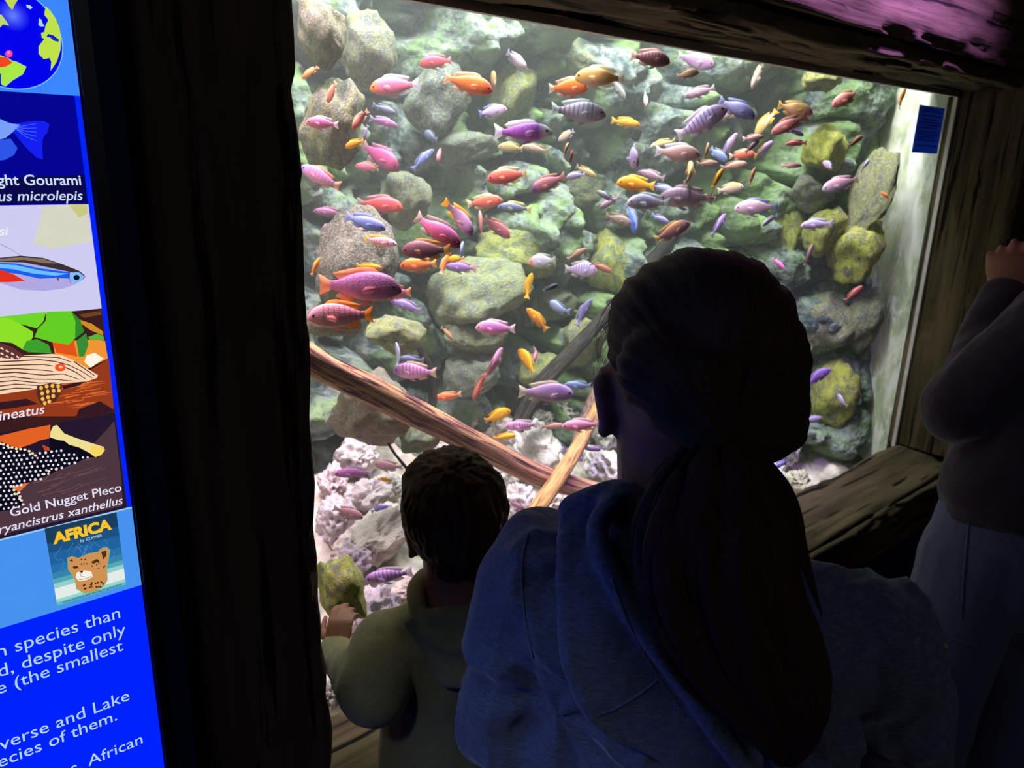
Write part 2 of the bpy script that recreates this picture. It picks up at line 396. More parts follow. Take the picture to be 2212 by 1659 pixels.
def set_rock(name, px, py, y, rx, ry, col, algae, label, seed, ratio=0.8, on=None, mat=None, data=None, tilt=0.0, group=None, cat='boulder'):
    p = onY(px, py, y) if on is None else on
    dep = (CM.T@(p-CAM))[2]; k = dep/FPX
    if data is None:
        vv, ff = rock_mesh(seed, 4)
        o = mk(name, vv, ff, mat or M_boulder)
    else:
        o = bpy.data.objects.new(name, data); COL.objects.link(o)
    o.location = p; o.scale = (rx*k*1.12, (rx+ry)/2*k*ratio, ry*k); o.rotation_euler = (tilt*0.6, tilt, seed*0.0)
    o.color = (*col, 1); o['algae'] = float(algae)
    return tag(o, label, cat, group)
G_ = lambda *a: lin(*a)
BOULDERS = [
 (940, 215, .93, 72, 78, (118, 126, 134), .15, 'smooth dark slate boulder high up, left of centre'),
 (718, 262, .56, 62, 98, (164, 164, 156), .35, 'pale pitted boulder beside the near post, above the pink-violet fish'),
 (1035, 632, .86, 112, 72, (160, 176, 164), .35, 'big flat pale green-grey boulder at mid height, left of centre'),
 (768, 570, .52, 78, 118, (160, 150, 134), .05, 'smooth tan dome-shaped boulder close to the near post'),
 (808, 880, .56, 84, 88, (226, 190, 186), .15, 'pinkish boulder underneath the slanting log'),
 (736, 1270, .31, 42, 92, (178, 172, 150), .9, 'narrow mossy rock at the bottom corner by the near post'),
 (722, 694, .55, 58, 42, (152, 144, 152), .3, 'mauve-grey rock just above the left end of the log'),
 (1008, 322, .93, 72, 42, (150, 164, 160), .2, 'flat grey-green rock under the dark slate boulder'),
 (1398, 195, .92, 52, 52, (150, 178, 150), .8, 'rounded green-furred rock below the mauve barred fish'),
 (1492, 205, .90, 62, 62, (150, 178, 120), 1.0, 'bright green algae-covered rock behind the lilac fish near the top'),
 (1782, 322, .47, 52, 54, (200, 196, 70), 1.0, 'bright yellow algae-covered rock below the far end of the beam'),
 (1782, 498, .47, 46, 58, (172, 164, 110), .9, 'yellow-topped rock right of the woman, left one of a pair'),
 (1852, 540, .40, 56, 76, (176, 160, 110), .95, 'yellow and brown rock leaning on the concrete end wall'),
 (1792, 690, .46, 72, 66, (150, 148, 136), .25, 'plain grey rock right of the woman below the yellow pair'),
 (1752, 418, .52, 58, 40, (140, 146, 140), .2, 'grey rock directly under the bright yellow one'),
 (1806, 850, .40, 46, 74, (170, 168, 120), .9, 'lime-mossed rock right of the ponytail'),
 (1690, 500, .60, 48, 62, (150, 172, 120), .9, 'green rock behind the crown of the woman, on its right'),
 (1120, 540, .90, 100, 56, (140, 160, 138), .7, 'broad green-grey rock behind the middle of the shoal'),
 (1200, 655, .90, 48, 32, (140, 152, 152), .3, 'small grey rock above the dark branch'),
 (1255, 745, .85, 52, 54, (170, 172, 150), .5, 'pale round rock beside the dark branch'),
 (1230, 135, .96, 95, 60, (160, 182, 172), .4, 'pale blue-green rock face lump under the beam'),
 (1008, 805, .84, 66, 58, (146, 164, 168), .2, 'blue-grey rock right of the barred lilac fish above the log'),
 (1100, 205, .96, 56, 70, (146, 162, 140), .6, 'mossy rock between the orange fish near the top'),
 (1020, 722, .84, 76, 40, (120, 136, 128), .3, 'dark green-grey rock under the big flat pale one'),
 (700, 70, .55, 46, 76, (172, 166, 156), .25, 'tan rock in the top corner by the near post'),
 (850, 722, .68, 62, 46, (150, 158, 142), .5, 'grey rock with green flecks above the log'),
 (872, 430, .86, 56, 62, (150, 156, 152), .3, 'grey rock behind the red fish on the left'),
 (1322, 575, .90, 62, 76, (146, 166, 132), .8, 'green rock left of the crown of the woman'),
 (1560, 430, .80, 84, 60, (142, 162, 140), .5, 'grey-green rock above the head of the woman'),
 (1655, 205, .68, 46, 46, (112, 124, 126), .15, 'dark grey rock below the pale upright fish'),
 (1772, 172, .47, 54, 30, (170, 152, 112), .6, 'brown crusted rock right under the beam'),
 (1885, 410, .365, 18, 96, (168, 158, 138), .3, 'tan rock rib running down along the concrete end wall'),
 (905, 945, .58, 46, 44, (166, 172, 168), .25, 'pale grey rock under the log above the boy'),
 (1420, 330, .93, 70, 50, (126, 158, 120), .8, 'deep green rock in the middle of the shoal'),
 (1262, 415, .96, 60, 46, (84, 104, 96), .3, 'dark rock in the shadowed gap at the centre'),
 (1165, 800, .84, 50, 44, (150, 176, 150), .8, 'green tufted rock behind the yellow fish above the log'),
 (1855, 690, .38, 34, 80, (130, 132, 122), .2, 'slim dark grey rock at the foot of the concrete wall'),
 (790, 110, .80, 58, 76, (146, 152, 156), .3, 'blue-grey rock in the upper left corner of the tank'),
]
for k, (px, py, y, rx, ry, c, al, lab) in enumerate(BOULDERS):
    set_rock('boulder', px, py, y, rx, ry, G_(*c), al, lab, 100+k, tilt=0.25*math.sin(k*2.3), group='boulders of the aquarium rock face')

# ------------------------------------------------------------------ white holey rocks on the bed
t = NT('holey_limestone', 0.8, 0.25); v = t.coord((1, 1, 1)); oi = t.n('ShaderNodeObjectInfo'); n = t.noise(v, 3.0, 5, 0.6, 0.4); f = t.noise(v, 16, 4)
c = t.mix(t.ramp(n, [(0.40, 0.35), (0.6, 0.0)]), oi.outputs['Color'], lin(190, 176, 164))
c = t.mix(t.ramp(f, [(0.58, 0.0), (0.75, 0.35)]), c, lin(190, 190, 150)); t.base(c); t.bump(f, 0.5, 0.03); M_lime = t.m
LIME = []
for k in range(7):
    vv, ff = rock_mesh(300+k*7, 5, 0.22, 5, 0.34, 2.0+0.25*(k % 3)); o = mk('holey_rock', vv, ff, M_lime, link=False); LIME.append(o.data)
LACE = [
 (765, 985, 46, 40, (236, 226, 228), 'arched white holey rock at the back by the near post'),
 (718, 1045, 28, 42, (240, 214, 222), 'pink-white holey rock touching the near post'),
 (735, 1120, 40, 58, (232, 218, 226), 'tall white rock with a hollow beside the near post'),
 (792, 1070, 48, 34, (238, 228, 232), 'white slab of holey rock under the purple fish'),
 (846, 1052, 28, 30, (232, 230, 224), 'small white rock touching the left of the boy\'s hair'),
 (806, 1165, 84, 52, (236, 220, 216), 'largest pitted pink-white rock, left of the boy\'s head'),
 (764, 1205, 34, 40, (226, 208, 226), 'lilac-white rock next to the mossy corner rock'),
 (806, 1325, 56, 64, (216, 204, 216), 'smooth lilac-grey rock above the boy\'s raised hand'),
 (884, 1275, 44, 32, (240, 222, 214), 'low white rock above the boy\'s shoulder'),
 (952, 955, 36, 20, (244, 230, 226), 'flat white rock just above the boy\'s crown'),
 (1000, 902, 36, 28, (236, 236, 226), 'white rock just above the log, below the orange fish'),
 (1085, 928, 34, 28, (240, 230, 224), 'white rock under the two yellow fish'),
 (1238, 885, 42, 36, (240, 242, 226), 'white rock with round holes behind the bright pink fish'),
 (1160, 905, 30, 26, (226, 228, 220), 'grey-white rock at the foot of the dark branch'),
 (1150, 968, 72, 48, (238, 234, 230), 'broad white holey rock in the angle of the crossed sticks'),
 (1318, 930, 44, 46, (234, 238, 226), 'pale rock left of the woman\'s ear lobe'),
 (1336, 1015, 58, 44, (240, 242, 226), 'spongy white rock beside the woman\'s neck'),
 (1286, 1000, 36, 28, (230, 232, 222), 'small white rock right of the tan stick'),
 (1190, 1092, 30, 28, (238, 224, 224), 'white rock at the foot of the tan stick'),
 (1246, 1084, 52, 36, (244, 226, 224), 'smooth pinkish white rock above the woman\'s left shoulder'),
 (1118, 1085, 32, 46, (232, 224, 220), 'white arched rock right of the boy\'s head'),
 (1085, 1030, 34, 26, (224, 226, 216), 'greenish white rock under the log, right of the boy'),
 (1318, 1092, 40, 24, (236, 220, 222), 'low rosy white rock right above the woman\'s hood'),
 (1682, 962, 46, 38, (238, 234, 236), 'white holey rock right of the ponytail, upper one'),
 (1662, 1020, 34, 28, (232, 230, 224), 'white holey rock right of the ponytail, lower one'),
 (1722, 1040, 30, 26, (222, 222, 190), 'yellowish white rock at the bottom right of the glass'),
 (1105, 1200, 40, 44, (240, 216, 224), 'pinkish white rock between the boy and the woman\'s shoulder'),
 (760, 1440, 40, 52, (220, 214, 218), 'whitish rock behind the boy\'s forearm'),
 (715, 1500, 26, 30, (222, 218, 212), 'small whitish rock low behind the near post'),
]
for k, (px, py, rx, ry, c, lab) in enumerate(LACE):
    p = onbed(px, py, 0.035)
    o = set_rock('holey_rock', px, py, 0, rx, ry, G_(*c), 0, lab, k, 0.95, on=p, data=LIME[k % 7], tilt=0.5*math.sin(k*1.7), group='white holey rocks on the aquarium bed', cat='rock')
    o.rotation_euler[2] = k*1.9

# ------------------------------------------------------------------ sunken wood
def bark_mat(name, a, b, c_, sc=1.0):
    t = NT(name, 0.7, 0.3); v = t.coord((30*sc, 30*sc, 2.2), 'Generated'); u = t.coord((1, 1, 1), 'UV')
    mp = t.n('ShaderNodeMapping'); mp.inputs['Scale'].default_value = (0.8, 11, 1)
    t.link(t.n('ShaderNodeTexCoord').outputs['UV'], mp.inputs[0])
    n = t.noise(mp.outputs[0], 2.0, 5, 0.6, 0.6)
    col = t.ramp(n, [(0.36, c_), (0.46, a), (0.55, b), (0.64, b), (0.70, c_)]); t.base(col); t.bump(n, 0.6, 0.01); return t.m
def log(name, pts, radii, m, label, cat='log', n=18, L=70, seed=0, knob=0.12):
    P = spline(pts, L); R = np.interp(np.linspace(0, 1, L), np.linspace(0, 1, len(radii)), radii)
    v, f = tube(P, R, n); v = np.array(v); C = np.repeat(P, n, 0); d = v-C
    a = np.tile(np.arange(n)/n*2*np.pi, L); s = np.repeat(np.linspace(0, 1, L), n)
    q = np.stack([np.cos(a)*1.6, np.sin(a)*1.6, s*5], -1)
    v = C+d*(1+knob*fbm(q, 3, seed)+knob*0.9*fbm(np.stack([np.cos(a)*5, np.sin(a)*5, s*2.2], -1), 2, seed+4))[:, None]
    o = mk(name, v, f, m); uv = o.data.uv_layers.new(name='UVMap')
    ai = np.tile(np.arange(n)/n, L)
    for poly in o.data.polygons:
        us = [ai[o.data.loops[l].vertex_index] for l in poly.loop_indices]; wrap = max(us)-min(us) > 0.5
        for l, uu in zip(poly.loop_indices, us): uv.data[l].uv = (s[o.data.loops[l].vertex_index]*6, uu+1 if wrap and uu < 0.5 else uu)
    return tag(o, label, cat, 'sunken wood in the aquarium')
M_red = bark_mat('reddish_driftwood', lin(146, 92, 92), lin(206, 158, 116), lin(52, 34, 42))
M_tan = bark_mat('tan_stick_bark', lin(172, 128, 80), lin(196, 152, 98), lin(112, 74, 50))
M_dk = bark_mat('dark_branch_bark', lin(30, 26, 26), lin(60, 51, 43), lin(16, 15, 18))
log('driftwood_log', [onY(560, 700, .345), onY(690, 785, .36), onY(850, 868, .40), onY(1020, 955, .43), onY(1200, 1040, .46), onY(1420, 1095, .46)], [.026, .027, .028, .029, .029, .03], M_red, 'long reddish log slanting down across the tank, above the boy\'s head', seed=3)
log('stick', [onY(1300, 860, .56), onY(1262, 940, .50), onY(1215, 1020, .41), onY(1140, 1130, .335), onY(1090, 1210, .31)], [.017, .018, .019, .019, .018], M_tan, 'tan stick crossing in front of the long log', 'stick', seed=9, knob=0.08)
log('branch', [onY(1460, 500, .80), onY(1330, 655, .76), onY(1250, 745, .72), onY(1170, 830, .70), onY(1118, 925, .68)], [.018, .02, .023, .024, .022], M_dk, 'dark branch running up behind the woman\'s head', 'branch', seed=15)
log('branch', [onY(1300, 830, .60), onY(1275, 890, .585), onY(1250, 960, .56)], [.022, .024, .022], bark_mat('brown_branch_bark', lin(120, 92, 88), lin(150, 120, 108), lin(70, 46, 46)), 'short brown branch left of the woman\'s ear', 'branch', seed=19, L=40)
log('twig', [onY(905, 745, .72), onY(925, 795, .70), onY(935, 860, .68), onY(925, 915, .66)], [.008, .011, .010, .009], M_dk, 'short dark twig standing behind the barred lilac fish', 'twig', seed=22, L=40)
log('twig', [onY(1370, 300, .84), onY(1400, 262, .83), onY(1450, 215, .84)], [.010, .014, .008], M_dk, 'dark twig high up right of the small yellow fish', 'twig', seed=25, L=36)
log('twig', [onY(838, 958, .50), onY(856, 984, .48), onY(884, 1018, .47)], [.003, .003, .0035], M_dk, 'thin dark twig pointing down to the boy\'s hair', 'twig', seed=27, L=30, n=10)

# the water itself: a faint greenish haze
wt = bpy.data.materials.new('hazy_water'); wt.use_nodes = True; nt = wt.node_tree; nt.nodes.remove(nt.nodes['Principled BSDF'])
vs_ = nt.nodes.new('ShaderNodeVolumeScatter'); vs_.inputs['Color'].default_value = (0.93, 1.0, 0.97, 1); vs_.inputs['Density'].default_value = 0.20; vs_.inputs['Anisotropy'].default_value = 0.55
nt.links.new(vs_.outputs[0], nt.nodes['Material Output'].inputs['Volume'])
wo = MB().box(0.252, 2.7275, 0.2455, 1.35, 0.31, 2.02).make('water', wt); tag(wo, kind='structure')
# ------------------------------------------------------------------ cichlids
t = NT('fish_scales', 0.42, 0.45); v = t.coord(); sx = t.n('ShaderNodeSeparateXYZ'); t.link(v, sx.inputs[0]); X_, Y_, Z_ = sx.outputs
oi = t.n('ShaderNodeObjectInfo'); nz_ = t.noise(v, 9, 3)
c = t.mix(t.ramp(t.math('ADD', Z_, t.math('MULTIPLY', nz_, 0.10)), [(0.02, 0.0), (0.20, 1.0)]), oi.outputs['Color'], attr(t, 'back').outputs['Color'])
c = t.mix(t.ramp(t.math('ADD', t.math('MULTIPLY', Z_, -1), t.math('MULTIPLY', nz_, 0.06)), [(0.06, 0.0), (0.17, 0.75)]), c, attr(t, 'belly').outputs['Color'])
c = t.mix(t.ramp(X_, [(0.27, 0.0), (0.40, 1.0)]), c, attr(t, 'face').outputs['Color'])
wv = t.math('SINE', t.math('MULTIPLY', t.math('ADD', X_, t.math('MULTIPLY', nz_, 0.02)), 78.0))
br = t.math('MULTIPLY', t.math('MULTIPLY', t.ramp(wv, [(0.35, 0.0), (0.8, 1.0)]), t.ramp(t.math('ADD', Z_, 0.5), [(0.40, 0.0), (0.50, 1.0)])), t.math('MULTIPLY', attr(t, 'bars').outputs['Fac'], t.ramp(X_, [(0.26, 1.0), (0.33, 0.0)])))
c = t.mix(br, c, attr(t, 'barcol').outputs['Color'])
t.base(c); t.bump(t.voro(v, 55), 0.15, 0.01); M_fish = t.m
t = NT('fish_fin', 0.5, 0.3); v = t.coord((6, 1, 6)); oi = t.n('ShaderNodeObjectInfo'); n = t.noise(v, 5, 3)
t.base(t.mix(t.ramp(n, [(0.4, 0.0), (0.65, 0.2)]), oi.outputs['Color'], (0.75, 0.72, 0.72)))
tt_ = t.n('ShaderNodeBsdfTransparent')
tl = t.n('ShaderNodeBsdfTranslucent'); t.link(oi.outputs['Color'], tl.inputs[0]); mx = t.n('ShaderNodeMixShader'); mx.inputs[0].default_value = 0.35
t.link(t.b.outputs[0], mx.inputs[1]); t.link(tl.outputs[0], mx.inputs[2]); mz = t.n('ShaderNodeMixShader'); mz.inputs[0].default_value = 0.28; t.link(mx.outputs[0], mz.inputs[1]); t.link(tt_.outputs[0], mz.inputs[2]); t.link(mz.outputs[0], t.t.nodes['Material Output'].inputs[0]); M_fin = t.m
M_eye = simple('fish_eye', (0.02, 0.015, 0.03), 0.15, 0.6)

PROF = np.array([[.50, -.005, -.022, .008], [.485, .030, -.042, .022], [.455, .068, -.064, .038], [.40, .112, -.090, .054], [.31, .150, -.120, .068], [.19, .172, -.140, .074],
                 [.05, .166, -.140, .068], [-.09, .134, -.114, .054], [-.20, .090, -.078, .036], [-.285, .058, -.052, .020], [-.345, .050, -.047, .011], [-.365, .048, -.045, .006]])
def bendy(P, bend):
    P = np.array(P, float); s = np.where(P[:, 0] < .12, P[:, 0]-.12, 0); k = bend
    P[:, 1] += k*s*s*np.sign(1); P[:, 0] += 0.5*abs(k)*s*s*0.35
    return P
def plate(out, th, bend, y0=0.0, slope=0.0):
    """thin closed fin from its outline in the x-z plane, slightly thicker inside"""
    out = np.array(out, float); n = len(out); cen = out.mean(0); v = []
    for sgn in (1, -1):
        v += [(x, y0+sgn*th*.35+slope*(z-out[0, 1]), z) for x, z in out]
    for sgn in (1, -1): v.append((cen[0], y0+sgn*th+slope*(cen[1]-out[0, 1]), cen[1]))
    f = [(i, (i+1) % n, 2*n) for i in range(n)]+[(n+(i+1) % n, n+i, 2*n+1) for i in range(n)]
    f += [((i+1) % n, i, n+i, n+(i+1) % n) for i in range(n)]
    return bendy(v, bend), f
def fish_set(deep, bend, fat=1.0):
    d = {}; P = spline(PROF, 26); n = 18; a = np.linspace(0, 2*np.pi, n, endpoint=False); rings = []
    for x, zt, zb, w_ in P:
        cz, h = (zt+zb)/2*deep, max((zt-zb)/2*deep, .004); ca, sa = np.cos(a), np.sin(a)
        rings.append(np.stack([0*a+x, max(w_, .003)*fat*np.sign(ca)*np.abs(ca)**0.9, cz+h*sa], 1))
    v, f = ring_tube(rings); d['body'] = (bendy(v, bend), f, M_fish)
    zt = lambda x: np.interp(x, PROF[::-1, 0], PROF[::-1, 1])*deep
    zb = lambda x: np.interp(x, PROF[::-1, 0], PROF[::-1, 2])*deep
    d['tail_fin'] = (*plate([(-.33, .045), (-.40, .075), (-.46, .112), (-.505, .128), (-.488, .06), (-.482, 0), (-.488, -.06), (-.505, -.122), (-.46, -.108), (-.40, -.072), (-.33, -.043)], .007, bend), M_fin)
    xs_ = np.linspace(.24, -.25, 10)
    d['dorsal_fin'] = (*plate([(x, zt(x)-.012) for x in xs_]+[(-.33, .125*deep), (-.30, .14*deep)]+[(x, zt(x)+hh) for x, hh in zip(np.linspace(-.25, .24, 8), [.095, .085, .07, .062, .058, .052, .04, .0])], .006, bend), M_fin)
    d['anal_fin'] = (*plate([(-.02, zb(-.02)+.012), (-.12, zb(-.12)+.012), (-.24, zb(-.24)+.012), (-.31, -.115*deep), (-.22, -.145*deep), (-.12, -.165*deep)], .005, bend), M_fin)
    d['pelvic_fin'] = (*plate([(.17, zb(.17)+.012), (.08, zb(.08)+.012), (-.05, zb(.05)-.055), (.04, zb(.05)-.06), (.12, zb(.1)-.03)], .006, bend), M_fin)
    for sgn in (1, -1):
        v, f = plate([(.24, -.005), (.20, .03), (.10, .028), (.055, -.02), (.075, -.055), (.16, -.045)], .004, 0)
        v = np.array(v); v[:, 1] = v[:, 1]+sgn*(.060*fat+.42*(.24-v[:, 0])*.9)
        d['pectoral_fin' if sgn > 0 else 'pectoral_fin_b'] = (v, f, M_fin)
        e, ef = ico(2); d['eye' if sgn > 0 else 'eye_b'] = (e*np.array([.021, .011, .021])+np.array([.412, sgn*.052*fat, .030*deep]), ef, M_eye)
    return {k: mk(k.replace('_b', ''), vv, ff, m, link=False).data for k, (vv, ff, m) in d.items()}
FS = {'m': [fish_set(1.13, b) for b in (0, .55, -.55)], 's': [fish_set(.84, b) for b in (0, .5, -.5)], 'd': [fish_set(1.32, b, 1.1) for b in (0, .45, -.45)]}
# palettes: flank, back, belly, face, fins, bar strength, bar colour
PAL = {
 'pink': ((238, 120, 150), (244, 150, 190), (214, 150, 170), (244, 130, 140), (236, 200, 214), 0, (0, 0, 0)),
 'salmon': ((246, 120, 104), (250, 150, 120), (224, 160, 160), (246, 110, 110), (246, 206, 180), 0, (0, 0, 0)),
 'orange': ((252, 128, 56), (254, 150, 60), (226, 150, 130), (252, 116, 40), (248, 196, 150), 0, (0, 0, 0)),
 'red': ((222, 70, 76), (232, 96, 104), (180, 110, 110), (226, 90, 70), (206, 120, 120), .25, (150, 40, 60)),
 'magenta': ((186, 76, 128), (214, 92, 150), (150, 100, 130), (150, 60, 100), (186, 130, 150), .2, (110, 50, 90)),
 'lilac': ((206, 170, 218), (196, 176, 236), (206, 184, 206), (200, 160, 206), (206, 196, 232), 0, (0, 0, 0)),
 'lilacbar': ((206, 176, 222), (198, 180, 240), (206, 190, 210), (206, 160, 206), (214, 196, 214), .85, (128, 96, 150)),
 'pinkbar': ((236, 140, 186), (232, 150, 206), (220, 170, 190), (226, 120, 170), (240, 180, 120), .8, (176, 84, 130)),
 'violet': ((150, 116, 190), (164, 130, 206), (140, 120, 160), (140, 104, 170), (160, 140, 190), .3, (90, 70, 130)),
 'purple': ((180, 90, 196), (160, 100, 206), (180, 120, 180), (170, 100, 190), (206, 190, 220), .25, (120, 60, 150)),
 'blue': ((130, 144, 214), (150, 164, 234), (120, 124, 160), (120, 130, 190), (150, 160, 210), .2, (90, 96, 160)),
 'yellow': ((248, 176, 20), (250, 190, 30), (224, 160, 50), (246, 150, 20), (246, 190, 40), 0, (0, 0, 0)),
 'peach': ((246, 186, 140), (252, 206, 140), (222, 190, 180), (248, 190, 150), (240, 220, 200), 0, (0, 0, 0)),
 'white': ((234, 208, 220), (226, 214, 240), (220, 208, 210), (226, 200, 216), (220, 216, 236), 0, (0, 0, 0)),
 'whitebar': ((216, 206, 222), (206, 196, 230), (206, 200, 206), (206, 186, 206), (196, 206, 206), .8, (126, 116, 140)),
 'brown': ((150, 106, 92), (176, 128, 100), (120, 100, 96), (146, 100, 90), (160, 130, 100), .2, (96, 66, 66)),
 'mauve': ((168, 122, 148), (186, 140, 166), (150, 126, 140), (150, 104, 130), (176, 150, 160), .35, (110, 76, 104)),
 'darkred': ((150, 74, 82), (186, 96, 96), (120, 84, 90), (140, 64, 76), (186, 120, 100), .3, (96, 50, 66)),
 'grey': ((110, 116, 150), (130, 138, 176), (104, 108, 126), (100, 106, 136), (130, 136, 160), .5, (66, 70, 100)),
 'tan': ((190, 170, 120), (206, 180, 110), (166, 156, 130), (196, 176, 130), (196, 180, 120), 0, (0, 0, 0)),
}
ORANGE, YEL, WHT, BLU = (250, 150, 50), (246, 190, 40), (232, 226, 236), (150, 160, 240)
# x, y, length in the picture, heading (0 = right, 180 = left, + = nose up), palette, label, options
F_ = []
def F(*a, **k): F_.append((*a, k))
F(670, 157, 44, 215, 'orange', 'orange fish half hidden by the near post, near the top', s='s')
F(717, 200, 42, 232, 'salmon', 'small blurred salmon fish in front of the pale pitted boulder', yaw=35)
F(852, 187, 108, 184, 'pink', 'large pink fish with an orange brow and pale tail, high on the left', face=(252, 140, 70), fin=WHT)
F(942, 134, 74, 190, 'red', 'dark rose fish facing left, highest one left of centre', back=(226, 90, 140))
F(1012, 182, 108, -15, 'orange', 'orange and red fish nosing down to the right near the top', face=(250, 90, 60))
F(1067, 175, 48, 100, 'brown', 'brownish orange fish seen end-on behind the nose of the orange-red fish', flank=(206, 140, 90), yaw=50, s='d')
F(830, 236, 52, -18, 'grey', 'dim grey-lavender fish above the pink-violet one on the left', s='s', bars=0)
F(828, 264, 62, -14, 'purple', 'pinkish violet fish facing right, above the dark magenta one', s='s', flank=(206, 120, 190))
F(777, 258, 52, 240, 'salmon', 'salmon fish curling downwards above the orange-yellow one', b=1)
F(696, 267, 68, 178, 'pink', 'pink-violet fish facing left below the pale pitted boulder', back=(206, 140, 216))
F(766, 311, 44, 198, 'orange', 'bright orange-yellow fish touching the tail of the dark magenta fish', flank=(252, 160, 30), belly=(226, 180, 40), fin=YEL)
F(789, 288, 36, 250, 'lilac', 'small lavender fish hanging nose down above the dark magenta one', s='s')
F(822, 340, 98, -36, 'magenta', 'big dark magenta fish diving to the right, upper left', s='d', bars=.1)
F(796, 361, 62, 172, 'pink', 'small pale pink fish facing left under the dark magenta one', s='s', fin=(226, 190, 120))
F(930, 295, 42, 140, 'grey', 'round grey-blue fish below the dark slate boulder', yaw=40, bars=0)
F(949, 335, 34, 262, 'pink', 'small pink fish seen head-on left of centre', yaw=-52)
F(914, 345, 64, 45, 'blue', 'blue-violet fish pointing up to the right beside the small pink head-on one', s='s')
F(1113, 130, 54, -25, 'lilac', 'pale rosy lilac fish in front of the mossy top rock', yaw=30, flank=(216, 190, 206))
F(1063, 241, 66, 12, 'lilac', 'lilac fish with a bluish back fin above the purple white-faced one', fin=(130, 130, 206))
F(1228, 190, 86, 4, 'orange', 'vivid orange fish facing right with a pale tail, near the top centre', s='d', fin=(240, 200, 180))
F(1296, 168, 108, 174, 'peach', 'peach fish facing left directly behind the vivid orange one', flank=(246, 186, 110), belly=(206, 170, 176))
F(1334, 190, 62, -60, 'grey', 'narrow grey fish slanting down beside the tail of the peach one', s='s', flank=(136, 130, 124))
F(1248, 243, 122, -7, 'whitebar', 'large whitish fish with grey bars facing right, under the vivid orange one')
F(1130, 286, 126, -5, 'purple', 'large purple and pink fish with a white face, upper centre', face=(244, 232, 236), fin=WHT, s='s', deepk=1.1)
F(1105, 320, 58, 178, 'tan', 'dull beige fish just under the purple white-faced one')
F(1156, 322, 62, 172, 'brown', 'dull brownish fish under the nose of the purple white-faced one', s='s', flank=(176, 150, 126))
F(1352, 265, 64, -8, 'yellow', 'yellow fish facing right alone below the peach one', s='s')
F(1394, 214, 46, 265, 'white', 'small white fish seen head-on with a pink nose, top centre', yaw=-45, s='s', face=(236, 150, 140))
F(1225, 293, 40, 205, 'white', 'small cream fish with a yellow edge below the whitish barred one', back=(246, 206, 90), yaw=25)
F(1223, 322, 34, 70, 'peach', 'tiny peach fish standing upright below the cream one', s='s')
F(1234, 341, 32, 80, 'salmon', 'tiny coral fish standing upright, lowest of the small column', s='s')
F(1365, 337, 62, 280, 'lilac', 'lilac fish facing the viewer in the middle of the tank', yaw=-50, s='d')
F(1405, 127, 90, -3, 'mauve', 'maroon barred fish facing right just beneath the beam', flank=(156, 96, 106), back=(206, 150, 156), bars=.6, fin=(226, 170, 170))
F(1503, 132, 80, -20, 'lilac', 'plump lilac-pink fish facing right just beneath the beam', s='d', flank=(206, 160, 206), fin=WHT)
F(1485, 160, 48, 5, 'brown', 'small brown fish below the plump lilac one at the top', flank=(176, 140, 116))
F(1514, 199, 70, 195, 'mauve', 'dim mauve-grey fish over the bright green rock', s='s', bars=0)
F(1636, 163, 66, 245, 'peach', 'pale beige fish hanging nose down under the beam', flank=(216, 190, 176), back=(220, 196, 180), s='s', deepk=1.2)
F(1592, 236, 88, -22, 'blue', 'blue-lavender fish behind the pinkish one with yellow fins', flank=(176, 166, 230), bars=0)
F(1516, 264, 116, 27, 'lilacbar', 'large lilac barred fish slanting up to the right, right of centre')
F(1566, 246, 66, 196, 'white', 'pinkish white fish with yellow tail and back fin', fin=YEL, flank=(230, 190, 206))
F(1716, 236, 78, -16, 'peach', 'peach fish with a pink face bending right, near the far rocks', face=(240, 130, 170), fin=(246, 200, 120), b=2)
F(1652, 266, 52, 240, 'tan', 'mottled yellow-tan fish seen end-on near the far rocks', yaw=40, flank=(220, 176, 110), fin=YEL)
F(1704, 270, 80, 205, 'darkred', 'brick-red fish facing down left under the peach pink-faced one', s='s', deepk=1.15, flank=(186, 110, 110))
F(1718, 285, 42, -18, 'violet', 'small violet and white fish under the brick-red one', s='s', flank=(190, 160, 230))
F(1720, 310, 44, 182, 'red', 'small coral red fish under the violet and white one', s='s', flank=(230, 110, 120))
F(1464, 331, 96, -8, 'peach', 'large pale pink fish with a cream back facing right, right of centre', flank=(236, 180, 180), fin=WHT)
F(1432, 311, 58, 196, 'tan', 'pale yellow fish just above the tail of the large pale pink one', s='s', back=(250, 206, 60), flank=(230, 220, 180))
F(1527, 328, 42, 80, 'peach', 'small fish with a yellow tail right of the large pale pink one', s='s', fin=YEL)
F(1551, 334, 50, -42, 'blue', 'dusky blue fish slanting down right of the large pale pink one', bars=0, flank=(120, 132, 180))
F(1577, 314, 56, 62, 'lilac', 'pale lilac fish pointing up right of the dusky blue one', s='s')
F(1628, 298, 46, 8, 'pink', 'small rosy peach fish over the coral and white one', s='s', flank=(240, 180, 170))
F(1603, 335, 54, 5, 'salmon', 'coral and white fish facing right in the dense cluster', belly=(250, 150, 110), bars=.4)
F(1652, 322, 54, 44, 'purple', 'purple and yellow edged fish slanting up in the dense cluster', s='s', fin=YEL, flank=(170, 130, 200))
F(1625, 316, 44, 42, 'mauve', 'small mauve fish slanting up between the coral and the purple ones', s='s', bars=0)
F(1528, 353, 46, 2, 'brown', 'dark tan fish facing right below the dusky blue one', s='s', flank=(170, 126, 110))
F(1585, 358, 56, 10, 'brown', 'brown-pink fish facing right below the coral and white one', s='s', flank=(196, 140, 126))
F(1711, 358, 44, 4, 'pink', 'small dusty pink fish left of the bright yellow rock', s='s', flank=(216, 166, 166))
F(1829, 213, 74, 206, 'red', 'rosy fish with a dark spot facing down left, under the far end of the beam', flank=(220, 130, 126), belly=(180, 160, 150), fin=(196, 150, 110))
